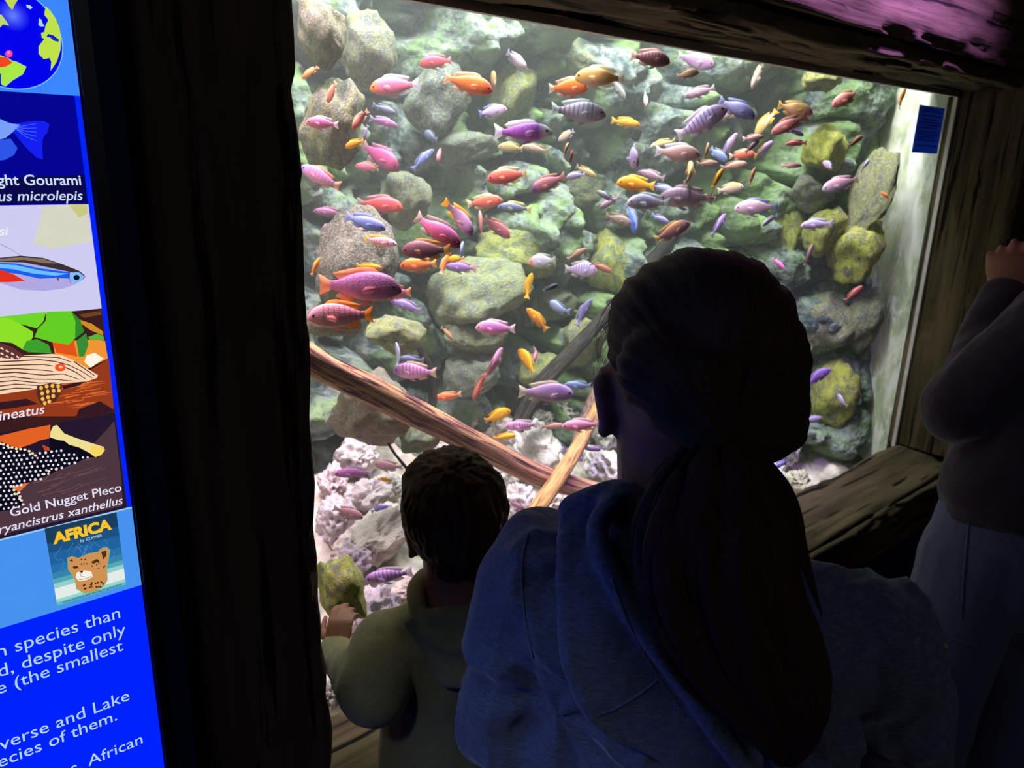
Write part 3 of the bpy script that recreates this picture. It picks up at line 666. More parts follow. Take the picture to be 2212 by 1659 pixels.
F(1945, 214, 52, 66, 'peach', 'orange-tan fish upright beside the concrete end wall', s='s', flank=(230, 160, 90))
F(1848, 305, 46, 36, 'brown', 'thin reddish brown fish right of the bright yellow rock', s='s')
F(1790, 358, 28, 120, 'lilac', 'small lilac fish seen end-on over the bright yellow rock', yaw=45)
F(1869, 357, 36, 52, 'lilac', 'small lilac fish pointing up near the tan rock rib', s='s', flank=(180, 170, 206))
F(1815, 398, 78, 196, 'pink', 'pink-backed lilac fish facing left in front of the far grey rock', flank=(200, 170, 200), belly=(206, 200, 206), back=(240, 150, 190))
F(1913, 423, 26, 140, 'orange', 'tiny orange fish against the concrete end wall', s='s')
F(1762, 485, 68, 187, 'lilac', 'lilac fish facing left in front of the yellow-topped rock', s='s', deepk=1.1, back=(176, 166, 230))
F(1681, 570, 36, -38, 'pink', 'small pink fish near the right side of the woman\'s crown', s='s')
F(1747, 551, 54, 68, 'brown', 'thin dark brown fish below the yellow pair of rocks', s='s', flank=(110, 84, 76))
F(1844, 634, 48, 42, 'darkred', 'thin reddish fish over the plain grey rock on the right', s='s', flank=(196, 110, 90))
F(1633, 449, 88, 180, 'white', 'large white-pink fish with a blue-tinged back fin above the woman\'s head', flank=(236, 190, 220), fin=(170, 170, 230))
F(1661, 476, 42, 220, 'lilac', 'small lilac-grey fish under the tail of the large white-pink one', s='s', flank=(176, 156, 186))
F(1553, 486, 64, 56, 'violet', 'violet fish pointing steeply up above the woman\'s head', s='s')
F(1452, 500, 84, 26, 'mauve', 'pinkish brown fish with gold fins slanting up, just above the woman\'s head', fin=(206, 166, 90), back=(206, 140, 100), flank=(186, 130, 160), bars=.1)
F(1426, 473, 44, -25, 'blue', 'small blue-lilac fish above the pinkish brown one', s='s', flank=(160, 150, 216))
F(1398, 438, 92, 184, 'whitebar', 'white-lilac fish under the golden one, facing left', bars=.2, back=(190, 180, 240))
F(1366, 472, 64, 282, 'blue', 'thin blue fish seen edge-on, hanging under the white-lilac one', s='s', yaw=20, flank=(70, 110, 240), back=(200, 210, 250))
F(1482, 428, 116, 178, 'mauve', 'large mauve-brown fish facing left above the woman\'s head', flank=(130, 104, 124), back=(150, 124, 150), belly=(186, 170, 170))
F(1372, 398, 82, 178, 'yellow', 'golden orange fish facing left in the middle of the tank', flank=(250, 166, 30))
F(1408, 379, 62, 162, 'mauve', 'dim mauve fish behind the tail of the golden one', s='s')
F(1492, 376, 66, 82, 'peach', 'peach and white fish standing upright, nose up, right of centre', yaw=40, belly=(226, 216, 214))
F(1432, 407, 54, -14, 'blue', 'pale blue-lilac fish right of the golden one', s='s', flank=(176, 170, 226), belly=(206, 180, 110))
F(1550, 386, 50, 62, 'yellow', 'narrow yellow fish pointing up right of centre', s='s')
F(1578, 408, 58, 10, 'peach', 'yellow-backed pale pink fish facing right above the woman\'s head', back=(252, 200, 90), flank=(236, 200, 210))
F(1625, 381, 40, 72, 'orange', 'narrow orange fish upright near the far rocks', s='s', flank=(220, 140, 100))
F(1530, 427, 40, 175, 'salmon', 'coral fish just behind the tail of the large mauve-brown one', s='s')
F(690, 383, 92, 152, 'pinkbar', 'pink fish with violet head sloping down from behind the near post', face=(190, 150, 226), back=(200, 150, 226), fin=(246, 170, 130), bars=.5)
F(822, 443, 98, -8, 'red', 'red fish facing right in front of the left rocks', fin=(190, 140, 140))
F(710, 459, 66, 176, 'magenta', 'dusky mauve fish over the top of the tan dome boulder', s='s', flank=(160, 100, 140))
F(786, 481, 98, -16, 'blue', 'blue fish facing right over the tan dome boulder', s='s', deepk=1.1)
F(820, 522, 76, -9, 'pinkbar', 'pink and white banded fish with a yellow tail in front of the tan dome boulder', s='s', flank=(244, 190, 206), fin=YEL)
F(944, 500, 116, -32, 'pink', 'large raspberry pink fish diving right, left of centre', flank=(220, 96, 136), back=(226, 130, 190), face=(186, 80, 120), fin=(186, 160, 150))
F(994, 470, 96, -58, 'lilac', 'lilac-mauve fish diving steeply with a yellow tail', flank=(190, 150, 190), face=(150, 116, 160), fin=YEL)
F(1047, 437, 78, 4, 'salmon', 'bright coral fish facing right with a cream tail, left of centre', flank=(252, 110, 84), fin=(246, 220, 180))
F(1098, 381, 92, 186, 'salmon', 'bright salmon fish facing left with a cream tail, centre', fin=(244, 210, 170))
F(1184, 397, 84, 206, 'darkred', 'mauve-red fish with a purple head sloping down left, centre', face=(110, 60, 120), flank=(170, 90, 106))
F(1111, 450, 74, 178, 'grey', 'dark slate-blue barred fish with a cream tail, centre', fin=(226, 206, 130), s='s', deepk=1.1)
F(1073, 491, 72, -38, 'darkred', 'dusky rose fish diving right beside the lilac yellow-tailed one', flank=(170, 84, 100))
F(1038, 482, 56, 95, 'red', 'faded red fish upright behind the lilac yellow-tailed one', s='s', flank=(206, 130, 126))
F(1263, 370, 54, -30, 'brown', 'arched brown fish above the dark gap', s='s', b=1, flank=(170, 140, 90))
F(1244, 380, 42, 190, 'lilac', 'little pale lilac fish at the edge of the dark gap', flank=(190, 180, 216))
F(1172, 564, 60, 186, 'whitebar', 'deep-bodied mauve-white fish with a pink nose, centre', s='d', face=(236, 150, 150), bars=.25, deepk=1.1)
F(1255, 583, 70, -4, 'lilacbar', 'deep-bodied lavender barred fish left of the woman\'s head', s='d', deepk=1.12, fin=(214, 206, 200))
F(1246, 549, 48, 26, 'brown', 'thin brown fish slanting up behind the lavender barred one', s='s')
F(1299, 578, 50, -24, 'brown', 'thin rusty fish slanting down right of the lavender barred one', s='s', flank=(176, 100, 80))
F(1142, 618, 56, 76, 'yellow', 'slender yellow fish upright, centre', s='s', flank=(248, 180, 20))
F(1308, 424, 46, 150, 'grey', 'grey-lilac fish at the right edge of the dark gap', s='s', flank=(150, 146, 160))
F(1318, 437, 52, 208, 'mauve', 'small mauve fish sloping down left, right of the dark gap', s='s')
F(1336, 475, 60, -20, 'brown', 'grey-brown fish facing right below the dark gap', flank=(140, 116, 110))
F(920, 541, 108, 179, 'brown', 'dark maroon-brown fish with ochre fins facing left, left of centre', flank=(126, 80, 90), back=(150, 104, 116), belly=(90, 66, 76), fin=(200, 150, 40), y=-.05)
F(905, 573, 82, 184, 'orange', 'orange fish directly under the dark maroon-brown one', fin=(246, 170, 60))
F(960, 570, 54, 62, 'orange', 'orange fish pointing up behind the dark maroon-brown one\'s tail', s='s')
F(985, 560, 36, 185, 'yellow', 'small yellow fish touching the violet one with a pink tail', s='d')
F(997, 578, 72, 178, 'violet', 'violet fish with a pink tail facing left, left of centre', fin=(230, 150, 150), s='s', deepk=1.1)
F(997, 540, 38, 80, 'blue', 'small pale blue fish upright above the violet pink-tailed one', s='s', flank=(180, 190, 240))
F(797, 576, 58, -8, 'yellow', 'thin yellow fish lying level in front of the tan dome boulder', s='s', deepk=.8)
F(682, 576, 42, 68, 'orange', 'thin orange and yellow fish against the near post', s='s', flank=(252, 150, 20))
F(778, 620, 182, -4, 'pinkbar', 'biggest fish, rose-mauve with salmon tail, facing right by the near post', flank=(190, 110, 160), back=(196, 130, 190), belly=(190, 140, 150), face=(160, 104, 140), fin=(244, 150, 100), bars=.35, y=-.06)
F(846, 631, 88, 178, 'pinkbar', 'hot pink barred fish behind the nose of the biggest fish', flank=(240, 110, 170), fin=(206, 150, 100), y=.05)
F(736, 683, 136, 184, 'pinkbar', 'large pink fish with brown bars and an orange tail by the near post', fin=(252, 160, 40), flank=(240, 160, 180), back=(246, 160, 180), belly=(206, 176, 140), bars=.6, barcol=(190, 110, 100), deepk=1.1)
F(880, 661, 74, 164, 'violet', 'violet fish with a red belly below the hot pink barred one', back=(186, 150, 220), belly=(200, 80, 100), s='s')
F(965, 720, 36, -48, 'tan', 'tiny tan fish at the lower edge of the big flat boulder', s='s', flank=(186, 140, 100))
F(1070, 709, 86, 178, 'pink', 'magenta-pink fish facing left, centre, over the rocks', flank=(226, 120, 200), back=(206, 150, 226), face=(240, 160, 190))
F(1160, 690, 64, 134, 'yellow', 'golden fish slanting up left above the dark branch', s='s', deepk=1.1, flank=(246, 150, 20))
F(1140, 781, 66, 128, 'yellow', 'deep yellow fish with spread fins left of the dark branch', s='d', yaw=25)
F(1158, 765, 32, 250, 'pink', 'tiny pink fish seen head-on beside the deep yellow one', yaw=-50, flank=(214, 110, 140))
F(1204, 665, 42, 140, 'blue', 'small pale blue fish seen end-on above the dark branch', yaw=50, flank=(150, 160, 206))
F(1260, 675, 66, 58, 'violet', 'slate-violet fish pointing up behind the dark branch', s='s', flank=(110, 104, 160))
F(1190, 622, 36, 26, 'grey', 'tiny dark slate fish over the small grey rock', s='s', flank=(70, 76, 90))
F(1070, 786, 78, 68, 'mauve', 'mauve fish rising nose up left of the deep yellow one', s='s', flank=(180, 126, 160), fin=(220, 160, 170), deepk=1.1)
F(1037, 828, 82, 250, 'darkred', 'thin rust and maroon fish pointing down beside the rising mauve one', s='s', flank=(170, 84, 64), deepk=.8)
F(896, 803, 96, 177, 'lilacbar', 'lilac-pink barred fish facing left above the long log', flank=(214, 150, 214), face=(170, 120, 200), fin=(214, 186, 170))
F(860, 766, 54, 98, 'white', 'thin white-blue fish standing upright above the long log', s='s', flank=(190, 196, 230), deepk=.8)
F(888, 777, 58, 176, 'grey', 'dull grey fish behind the lilac-pink barred one', s='s', bars=0)
F(967, 857, 60, 186, 'orange', 'orange fish facing left just above the long log', s='s', flank=(244, 120, 66))
F(1075, 898, 60, 22, 'yellow', 'orange-yellow fish facing right over the white rocks', flank=(252, 176, 20), s='d')
F(1180, 849, 120, -3, 'lilac', 'large pale lilac fish with ragged cream tail right of the dark branch', flank=(200, 170, 206), fin=(214, 206, 180), back=(170, 140, 180))
F(1250, 834, 64, 174, 'blue', 'thin blue-grey fish left of the woman\'s ear', s='s', flank=(116, 130, 186))
F(1128, 921, 76, 180, 'lilacbar', 'violet-pink fish with dark bars facing left over the white rocks', flank=(206, 140, 200), barcol=(90, 64, 120), s='s', deepk=1.1)
F(1255, 919, 82, 184, 'pink', 'bright candy pink fish facing left beside the woman\'s ear', flank=(244, 150, 190), back=(248, 170, 190), s='s', deepk=1.1)
F(1194, 921, 50, 4, 'darkred', 'dull rosy brown fish behind the candy pink one', s='s', flank=(190, 140, 130))
F(1090, 944, 50, 6, 'yellow', 'mustard yellow fish tucked behind the long log', s='s')
F(1235, 981, 58, -32, 'lilac', 'greyish lilac fish sloping down right of the tan stick', s='s', flank=(170, 150, 180), deepk=1.1)
F(1285, 970, 46, 178, 'mauve', 'dusky mauve fish facing left near the woman\'s neck', s='s', flank=(130, 110, 140))
F(766, 1021, 88, 184, 'purple', 'purple-pink fish facing left over the white slab rock', flank=(180, 110, 170), s='s')
F(838, 1008, 62, 172, 'mauve', 'rosy mauve fish behind the boy\'s hair', flank=(186, 136, 146))
F(830, 1037, 34, 0, 'yellow', 'small yellow fish beside the boy\'s hair', s='s')
F(820, 1098, 40, 14, 'blue', 'small violet-blue fish left of the boy\'s head', s='s', flank=(150, 130, 230))
F(752, 1108, 66, -22, 'mauve', 'rosy brown fish nosing down among the white rocks by the near post', flank=(180, 130, 136))
F(840, 1244, 106, 190, 'lilacbar', 'lilac fish with violet bars facing left just above the boy\'s shoulder', flank=(196, 150, 226), face=(186, 120, 206), s='s', deepk=1.1)
F(1116, 1092, 48, -32, 'mauve', 'dull mauve fish between the boy\'s head and the tan stick', s='s')
F(1766, 813, 60, 30, 'violet', 'purple barred fish just right of the woman\'s hair', bars=.7, flank=(150, 110, 190))
F(1752, 908, 56, 10, 'lilac', 'slim lilac fish low on the right of the woman\'s hair', s='s', flank=(160, 140, 190))
F(1817, 865, 28, 100, 'lilac', 'tiny lilac fish over the lime-mossed rock', yaw=40)
F(1686, 1003, 50, 208, 'blue', 'small lilac-blue fish over the white rocks right of the ponytail', s='s', flank=(160, 150, 214))

c3 = lambda c: lin(*c)
camR, camU, camF = CM[:, 0], -CM[:, 1], CM[:, 2]
_bl = [(px, py, onY(px, py, y), y, rx, ry) for px, py, y, rx, ry, *_ in BOULDERS]
rs = random.Random(5)
for px, py, L, ang, pal, lab, o_ in F_:
    yaw = o_.get('yaw', rs.uniform(-14, 14)); a = math.radians(ang); q = math.radians(yaw)
    H = (math.cos(a)*camR+math.sin(a)*camU)*math.cos(q)+camF*math.sin(q)
    S = np.cross((0, 0, 1.), H); S /= np.linalg.norm(S); U = np.cross(H, S)
    Lr = L/max(math.cos(q), .62)
    r = ray(px, py); want = rs.uniform(.082, .104)*FPX/Lr; y = CAM[1]+r[1]*want
    ymax = float(yback(CAM[0]+r[0]*want*.9, 1.3))-0.22
    for bx, by, bp, byy, rx, ry in _bl:
        if ((px-bx)/(rx+14))**2+((py-by)/(ry+14))**2 < 1.1:
            kk = (CM.T@(bp-CAM))[2]/FPX; ymax = min(ymax, byy-0.5*(rx+ry)*kk*0.85-0.05)
    for bx, by, rx, ry, *_ in LACE:
        if ((px-bx)/(rx+22))**2+((py-by)/(ry+22))**2 < 1.1:
            bp = onbed(bx, by, .035); kk = (CM.T@(bp-CAM))[2]/FPX; ymax = min(ymax, bp[1]-0.5*(rx+ry)*kk*1.1-0.03)
    if py > 840:                                                         # stay above the coral bed
        yb = (onbed(px, py+14, .075))[1]; ymax = min(ymax, yb)
    y = min(max(y+o_.get('y', 0), .30), max(ymax, .295))
    p = onY(px, py, y); dep = (CM.T@(p-CAM))[2]; ln_ = Lr*dep/FPX
    fl, bk, be, fa, fi, bars, bc = PAL[pal]
    fl = o_.get('flank', fl); bk = o_.get('back', bk if 'flank' not in o_ else tuple(min(255, x+14) for x in fl)); be = o_.get('belly', be); fi = o_.get('fin', fi)
    fa = o_.get('face', fa if 'flank' not in o_ else fl); bars = o_.get('bars', bars); bc = o_.get('barcol', bc)
    root = empty('fish', p, lab, 'fish', 'fish swimming in the aquarium')
    dk = o_.get('deepk', 1.0)
    root.matrix_world = Matrix(((*[float(x) for x in (H[0]*ln_, S[0]*ln_, U[0]*ln_*dk)], p[0]), (H[1]*ln_, S[1]*ln_, U[1]*ln_*dk, p[1]),
                                (H[2]*ln_, S[2]*ln_, U[2]*ln_*dk, p[2]), (0, 0, 0, 1)))
    fs = FS[o_.get('s', 'm')][o_.get('b', rs.choice([0, 0, 1, 2]))]
    keys = list(fs) if L > 58 else ['body', 'tail_fin', 'dorsal_fin', 'anal_fin', 'eye', 'eye_b'] if L > 38 else ['body', 'tail_fin', 'dorsal_fin']
    for kx in keys:
        ob = bpy.data.objects.new(kx.replace('_b', '') if kx != 'body' else 'body', fs[kx]); COL.objects.link(ob); ob.parent = root
        if kx == 'body':
            ob.color = (*c3(fl), 1); ob['back'] = c3(bk); ob['belly'] = c3(be); ob['face'] = c3(fa); ob['bars'] = float(bars); ob['barcol'] = c3(bc)
        elif 'pectoral' in kx or 'pelvic' in kx: ob.color = tuple(.65*u_+.35*w_ for u_, w_ in zip(c3(fl), c3(fi)))+(1,)
        elif 'fin' in kx: ob.color = (*c3(fi), 1)
# ------------------------------------------------------------------ backlit information panel on the wall
YP = -0.030
pan = empty('information_panel', (-0.30, -0.01, 1.30), 'tall backlit blue panel with fish pictures left of the dark post', 'sign')
bpy.context.view_layer.update()
def put(o, par): o.parent = par; o.matrix_parent_inverse = Matrix.Translation(-Vector(pan.location)) if par is pan else par_inv(par); return o
def par_inv(par): return par.matrix_world.inverted()
XR = onY(250, 820, YP)[0]
hs = MB(); hs.box(-0.86, XR+0.014, YP+0.002, 0.010, 0.62, 2.12).box(XR+0.0015, XR+0.014, YP-0.006, YP+0.002, 0.62, 2.12).box(-0.86, XR, YP-0.006, YP+0.002, 2.105, 2.12).box(-0.86, XR, YP-0.006, YP+0.002, 0.62, 0.635)
put(hs.make('housing', simple('black_plastic', lin(16, 18, 26), 0.4, 0.3)), pan)
_gl = {}
def gm(c, s=1.0):
    k = (c, s)
    if k not in _gl: _gl[k] = glow('display_%d_%d_%d' % c, lin(*c), s)
    return _gl[k]
def zrow(px, py): return onY(px, py, YP)[2]
def P3(px, py, lay): q = onY(px, py, YP); return (q[0], YP-0.00025*lay, q[2])
def area_(name, z0, z1, c, lay, x0=-0.845, x1=None, parent=None, th=0.0):
    x1 = XR if x1 is None else x1; y = YP-0.00025*lay
    o = mk(name, [(x0, y, z0), (x1, y, z0), (x1, y, z1), (x0, y, z1)], [(0, 1, 2, 3)], gm(c), None, False)
    return put(o, parent or pan)
def poly(name, pts, c, lay, parent=None):
    """flat coloured patch; consecutive calls with the same name and parent are separate parts"""
    return put(mk(name, [P3(x, y, lay) for x, y in pts], [tuple(range(len(pts)))], gm(c), None, False), parent or pan)
def polys(name, lists, c, lay, parent=None):
    v = []; f = []
    for pts in lists:
        f.append(tuple(range(len(v), len(v)+len(pts)))); v += [P3(x, y, lay) for x, y in pts]
    return put(mk(name, v, f, gm(c), None, False), parent or pan)
def disc(cx, cy, r, n=20, sq=1.0): return [(cx+r*math.cos(2*math.pi*k/n), cy+r*sq*math.sin(2*math.pi*k/n)) for k in range(n)]
def stroke(pts, w):
    P = np.array(pts, float); T = np.gradient(P, axis=0); T /= np.linalg.norm(T, axis=1)[:, None]; N = np.stack([-T[:, 1], T[:, 0]], 1); ww = np.linspace(1, .6, len(P))[:, None]*w/2
    return [tuple(p) for p in P+N*ww]+[tuple(p) for p in (P-N*ww)[::-1]]
def text(name, s, L, R, c, lay, parent, italic=False, bold=0.0, hk=1.0, lift=0.0):
    """lettering whose baseline runs from picture point L to R on the panel"""
    cu = bpy.data.curves.new('t', 'FONT'); cu.body = s; cu.size = 1; cu.offset = bold; cu.resolution_u = 3
    if italic: cu.shear = 0.22
    o = bpy.data.objects.new('t', cu); COL.objects.link(o); dg = bpy.context.evaluated_depsgraph_get()
    me = bpy.data.meshes.new_from_object(o.evaluated_get(dg)); bpy.data.objects.remove(o)
    a = P3(*L, lay); b = P3(*R, lay); n = len(me.vertices); co = np.empty(n*3); me.vertices.foreach_get('co', co); co = co.reshape(-1, 3)
    k = (b[0]-a[0])/(co[:, 0].max()-co[:, 0].min()); x = a[0]+(co[:, 0]-co[:, 0].min())*k; z = (a[2]+b[2])/2+co[:, 1]*k*hk
    me.vertices.foreach_set('co', np.stack([x, np.full(n, YP-0.00025*lay), z], 1).ravel()); me.update(); me.name = name
    me.materials.clear(); me.materials.append(gm(c)); ob = bpy.data.objects.new(name, me); COL.objects.link(ob)
    return put(ob, parent or pan)
sc = lambda k, y0, pts: [(x/k, y0+y/k) for x, y in pts]
z1, z2, z3, z4, z5, z6 = zrow(165, 207), zrow(194, 441), zrow(222, 666), zrow(250, 891), zrow(277, 1098), zrow(300, 1265)
base = area_('display', 0.635, 2.105, (0, 34, 255), 0)
area_('sky_blue_band', z1, 2.105, (58, 134, 255), 1)
area_('pale_blue_band', z6, z5, (70, 146, 238), 1)
area_('divider_line', z5-.0006, z5+.0012, (150, 200, 255), 2)
XB = XR-0.0045
# globe
gl_ = sc(3.686, 0, [(40, 0)])
cpt = P3(15, 80, 2); rr = P3(133, 92, 2)[0]-cpt[0]
def gdisc(name, r, c, lay, par=None, cc=None):
    cc = cc or cpt; y = YP-0.00025*lay; n = 64
    return put(mk(name, [(cc[0]+r*math.cos(2*math.pi*k/n), y, cc[2]+r*math.sin(2*math.pi*k/n)) for k in range(n)], [tuple(range(n))], gm(c), None, False), par or pan)
globe = gdisc('globe', rr*1.02, (120, 190, 255), 2); bpy.context.view_layer.update()
gdisc('ocean', rr, (0, 0, 235), 3, globe)
g1 = lambda p: sc(3.686, 0, p)
for k in range(7): gdisc('highlight', rr*(.30-.04*k), (14+13*k, 16+17*k, 236+3*k), 4+k*.3, globe, P3(27, 34, 4))
poly('land', g1([(360, 50), (400, 90), (440, 150), (472, 230), (482, 310), (478, 400), (450, 490), (400, 565), (405, 490), (390, 462), (345, 472), (305, 430), (305, 370), (350, 312), (330, 302), (325, 265), (350, 255), (360, 205), (382, 160), (350, 120)]), (190, 226, 74), 7, globe)
poly('inland_sea', g1([(365, 295), (380, 272), (420, 282), (466, 318), (462, 335), (425, 326), (395, 300)]), (10, 30, 200), 8, globe)
poly('land', g1([(-60, 420), (60, 462), (95, 485), (130, 492), (208, 532), (180, 592), (100, 640), (40, 690), (5, 670), (4, 590), (-40, 560)]), (168, 232, 70), 7, globe)
poly('red_region', g1([(-60, 430), (0, 452), (52, 458), (96, 502), (40, 532), (-60, 545)]), (238, 72, 30), 8, globe)
poly('land', g1([(20, -60), (140, -60), (140, 0), (118, 32), (95, 82), (66, 50), (36, 0)]), (196, 214, 84), 7, globe)
poly('land', g1([(205, 40), (235, 44), (256, 62), (240, 76), (212, 62)]), (190, 220, 210), 7, globe)
poly('land', g1([(308, 145), (328, 160), (336, 190), (352, 208), (330, 214), (304, 204), (306, 172)]), (180, 214, 226), 7, globe)
poly('land', g1([(-60, 110), (10, 120), (42, 162), (70, 206), (20, 196), (0, 218), (-60, 220)]), (190, 214, 120), 7, globe)
poly('pin', disc(18.4, 116.5, 7.8), (255, 70, 160), 9, globe); poly('pin_shine', disc(17.5, 114, 3), (255, 140, 190), 10, globe)
# pale-tailed fish on deep blue
p1 = area_('gourami_picture', z2, z1, (2, 2, 146), 1, x1=XB); bpy.context.view_layer.update()
poly('picture_shade', [(-8, 385), (183, 378), (187, 437), (-8, 441)], (6, 6, 74), 2, p1)
poly('fish_body', g1([(-90, 930), (0, 948), (60, 975), (100, 985), (158, 992), (120, 1030), (100, 1052), (40, 1100), (-90, 1130)]), (120, 160, 250), 4, p1)
poly('fish_tail', g1([(95, 985), (180, 975), (260, 962), (350, 965), (395, 990), (372, 1060), (345, 1090), (332, 1160), (342, 1272), (290, 1255), (200, 1170), (105, 1052)]), (16, 30, 240), 3, p1)
polys('tail_rays', [stroke(g1([(130, 1010+5*k), (200, 1000+22*k), (285+2*k, 985+34*k)]), 1.1) for k in range(5)], (96, 130, 250), 5, p1)
poly('fish_fin', g1([(-90, 1125), (40, 1108), (85, 1105), (138, 1180), (110, 1235), (40, 1272), (-90, 1290)]), (44, 84, 230), 3, p1)
text('caption', 'ght Gourami', (-6, 401), (175, 398), (206, 220, 250), 6, p1, bold=.012)
text('caption', 'us microlepis', (-3, 434), (179, 432), (206, 220, 250), 6, p1, italic=True, bold=.008)
# blue and red tetra on pale ground
p2 = area_('tetra_picture', z3, z2, (206, 204, 240), 1, x1=XB); bpy.context.view_layer.update()
g2 = lambda p: sc(3.53, 430, p)
poly('blurred_plant', g2([(330, 60), (655, 38), (690, 330), (560, 350), (400, 380), (250, 340)]), (214, 214, 196), 2, p2)
poly('blurred_plant', g2([(520, 40), (662, 38), (668, 110), (600, 140)]), (200, 200, 130), 3, p2)
poly('fish_body', g2([(-90, 460), (0, 452), (155, 430), (330, 448), (480, 498), (600, 545), (658, 590), (630, 612), (580, 645), (480, 682), (330, 700), (160, 690), (0, 640), (-90, 620)]), (176, 168, 226), 4, p2)
poly('back_stripe', g2([(-90, 456), (0, 446), (155, 430), (330, 448), (480, 498), (600, 545), (645, 580), (560, 560), (500, 548), (330, 512), (180, 482), (-90, 476)]), (56, 48, 52), 5, p2)
poly('olive_stripe', g2([(-90, 462), (155, 440), (330, 456), (440, 490), (330, 486), (180, 462), (-90, 474)]), (136, 112, 92), 6, p2)
poly('blue_stripe', g2([(-90, 484), (0, 484), (120, 490), (300, 526), (450, 546), (530, 556), (530, 606), (430, 600), (300, 606), (150, 572), (-90, 540)]), (24, 96, 236), 5, p2)
poly('light_stripe', g2([(-90, 494), (0, 494), (120, 502), (300, 542), (450, 562), (520, 566), (420, 584), (250, 566), (100, 534), (-90, 514)]), (110, 190, 248), 6, p2)
poly('red_flank', g2([(-90, 536), (0, 538), (100, 572), (192, 624), (60, 632), (-90, 630)]), (228, 48, 30), 6, p2)
poly('eye', [(x/3.53, 430+y/3.53) for x, y in disc(580, 595, 48, 24, .85)], (120, 190, 250), 7, p2); poly('pupil', [(x/3.53, 430+y/3.53) for x, y in disc(580, 596, 24, 16, .85)], (10, 14, 40), 8, p2)
for nm_, q, w_ in (('gill_line', [(530, 555), (518, 590), (540, 640)], 1.4), ('mouth_line', [(630, 575), (640, 592), (625, 612)], 1.4), ('fin_ray', [(0, 340), (80, 382), (160, 432)], .8)): poly(nm_, stroke(g2(q), w_), (60, 60, 120), 7, p2)
poly('gill_spot', g2([(430, 600), (448, 598), (440, 628)]), (150, 60, 50), 7, p2)
text('caption', 'si', (-2, 509), (19, 507), (236, 240, 252), 6, p2, italic=True, bold=.008)
# striped sucker catfish on wood
p3 = area_('striped_catfish_picture', z4, z3, (58, 28, 30), 1, x1=XB); bpy.context.view_layer.update()
poly('glowing_ground', g2([(400, 1090), (700, 1070), (800, 1080), (822, 1215), (650, 1300), (420, 1190)]), (240, 150, 50), 2, p3)
poly('white_patch', g2([(660, 1190), (720, 1170), (790, 1215), (690, 1285), (640, 1240)]), (255, 246, 226), 3, p3)
poly('red_patch', g2([(400, 1095), (560, 1080), (590, 1200), (430, 1170)]), (226, 84, 26), 3, p3)
poly('golden_stems', g2([(610, 920), (700, 950), (785, 1010), (785, 1040), (690, 1000), (620, 950)]), (206, 140, 40), 3, p3)
poly('golden_stems', g2([(600, 880), (770, 850), (772, 880), (640, 905)]), (110, 66, 30), 3, p3)
poly('leaf', g2([(-90, 905), (350, 858), (330, 930), (280, 985), (150, 950), (-90, 890)]), (112, 214, 40), 4, p3)
poly('leaf', g2([(355, 858), (540, 852), (575, 930), (572, 1060), (520, 1110), (400, 1090), (260, 1050), (290, 985), (345, 930)]), (100, 206, 34), 4, p3)
poly('leaf', g2([(540, 852), (610, 920), (640, 1010), (572, 1062), (578, 930)]), (44, 140, 40), 4, p3)
poly('leaf', g2([(-90, 900), (60, 905), (150, 950), (250, 1010), (250, 1050), (180, 1150), (90, 1095), (-90, 1075)]), (140, 224, 40), 5, p3)
poly('leaf', g2([(170, 1140), (200, 1080), (280, 1065), (370, 1110), (390, 1172), (210, 1165)]), (60, 160, 44), 6, p3)
poly('leaf', g2([(580, 1080), (655, 1020), (672, 1110), (640, 1200), (600, 1200)]), (56, 140, 52), 4, p3)
poly('leaf', g2([(670, 1050), (740, 1025), (788, 1045), (792, 1072), (680, 1075)]), (96, 176, 60), 4, p3)
poly('wood', g2([(-90, 1480), (300, 1450), (480, 1400), (660, 1320), (828, 1215), (866, 1590), (862, 1600), (560, 1655), (-90, 1655)]), (150, 58, 28), 3, p3)
rs2 = random.Random(3)
polys('wood_grain', [stroke(g2([(x0_, y0_), (x0_+60, y0_-8+rs2.uniform(-10, 10)), (x0_+rs2.uniform(90, 160), y0_-20)]), rs2.uniform(1.2, 2.6)) for x0_, y0_ in [(rs2.uniform(380, 700), rs2.uniform(1400, 1590)) for _ in range(44)]], (214, 104, 44), 4, p3)
for q in ([(470, 1420), (620, 1390), (680, 1370), (600, 1420), (480, 1450)], [(600, 1600), (760, 1540), (862, 1600), (760, 1640), (580, 1655)], [(-90, 1560), (200, 1520), (290, 1560), (-90, 1620)]): poly('wood_shadow', g2(q), (52, 24, 34), 5, p3)  # shadows on the pictured wood, drawn as dark patches
poly('fish_body', g2([(-90, 1120), (0, 1150), (160, 1190), (400, 1178), (470, 1190), (560, 1228), (650, 1282), (745, 1340), (735, 1362), (660, 1388), (470, 1402), (300, 1442), (-90, 1500)]), (250, 214, 180), 6, p3)
poly('back_fin', g2([(-90, 1085), (0, 1092), (100, 1130), (178, 1188), (140, 1220), (-90, 1200)]), (96, 50, 50), 7, p3)
polys('fin_rows', [stroke(g2([(x0_-8, y0_), (x0_+14, y0_+14)]), 4.2) for x0_, y0_ in [(10, 1130), (50, 1150), (90, 1170), (10, 1170), (50, 1190), (90, 1205), (130, 1195), (10, 1205)]], (236, 206, 190), 8, p3)
